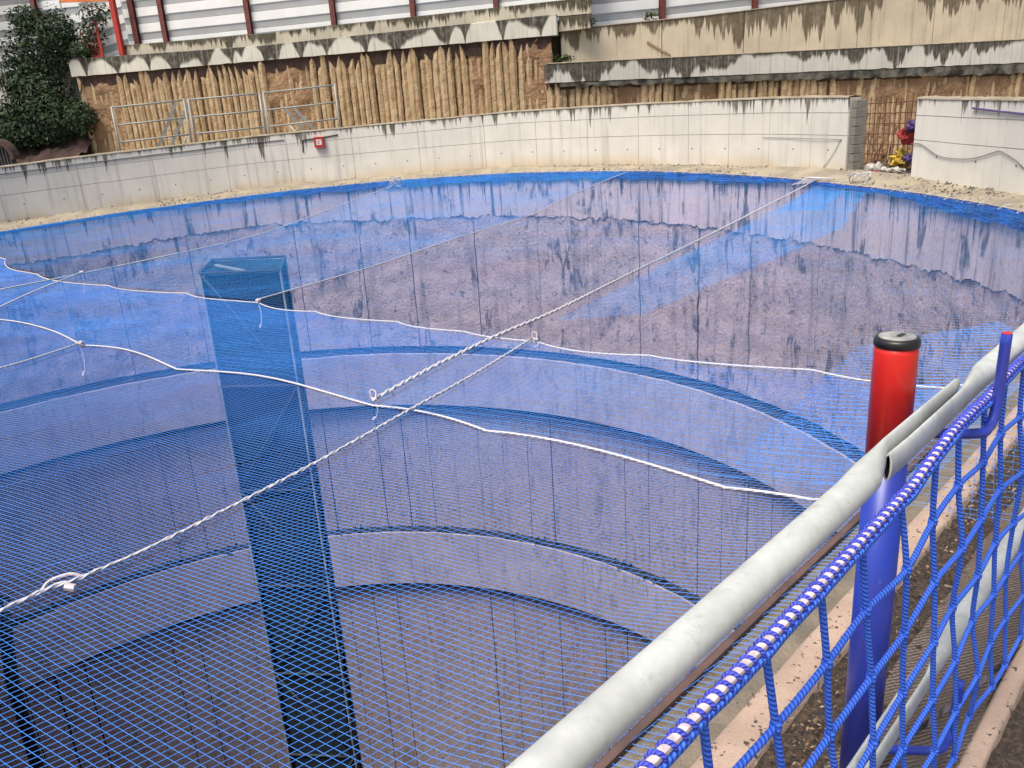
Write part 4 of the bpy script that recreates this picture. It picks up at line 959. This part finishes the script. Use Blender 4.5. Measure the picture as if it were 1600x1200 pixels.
rail_pair(.285, ('galvanised lower rail ending in a flattened bar behind the blue net', 'galvanised lower rail behind the blue net towards the right edge'))
mb = MB()
# barrier net
bn = thing('barrier_net', 'coarse bright blue knotted net hung along the near rail', 'barrier net', bp(2, .42, 0))
def bz(s): return 1.005 + .018 * min(1, abs(s - 1.94) / .25) - .016 - .012 * sin((s + .3) * 1.9) + .040 * max(0, 1 - ((s - 1.97) / .5) ** 2)
SP, RZ = .172, .168
def node(i, j):
    s = -.66 + SP * i + .034 * j + .012 * ns(i * 1.7, j * 2.3); 
    z = bz(s) - .006 if j == 0 else bz(s) - .155 - RZ * (j - 1) + .012 * ns(i * 2.1, j * 1.9 + 5)
    return bp(s, .415 + .018 * ns(i * .8, j * .9) - .004 * j, z)
NI, NJ = 36, 7
for i in range(NI):
    pts = [node(i, 0) + Vector((0, 0, .004))]
    for j in range(1, NJ): pts.append(node(i, j))
    mb = MB(); mb.sweep(smooth_path(pts, 4), .0062, 8); mb.build('net_cord', M['netcord'], bn, True)
for j in range(1, NJ):
    mb = MB(); mb.sweep(smooth_path([node(i, j) for i in range(NI)], 4), .0060, 8); mb.build('net_cord', M['netcord'], bn, True)
mb = MB()
for i in range(NI):
    for j in range(1, NJ):
        p = node(i, j); mb.sweep([p + Vector((0, 0, .013)), p + Vector((0, 0, .005)), p - Vector((0, 0, .005)), p - Vector((0, 0, .013))], [.0055, .0095, .0095, .0055], 7)
o = mb.build('knot_set', M['netcord'], bn, True); o['kind'] = 'stuff'
path = [bp(-1.0 + .04 * i, .415, bz(-1.0 + .04 * i) + .004) for i in range(170)]
mb = MB(); mb.sweep(path, .0072, 9); mb.build('border_rope', M['whitecore'], bn, True)
mb = MB(); out = []
per = .0215
for q in range(int(6.7 / per) * 9):
    s = -1.0 + q * per / 9; w = 2 * pi * q / 9 + .5 * ns(s * 6.); c = bp(s, .415, bz(s) + .004); rr = .0085 + .0015 * ns(s * 40)
    out.append(c + BM * (rr * cos(w)) + Vector((0, 0, rr * sin(w))))
mb.sweep(out, .0036, 6); mb.build('lashing', M['bluelash'], bn, True)
for q, (dm, dz, r_) in enumerate(((-.005, -.0115, .0070), (.004, -.011, .0062))):
    mb = MB(); mb.sweep([p + BM * (dm + .003 * ns(i * .5, q)) + Vector((0, 0, dz + .003 * ns(i * .6, q + 4.))) for i, p in enumerate(path)], r_, 7); mb.build('edge_cord', M['netcord'], bn, True)
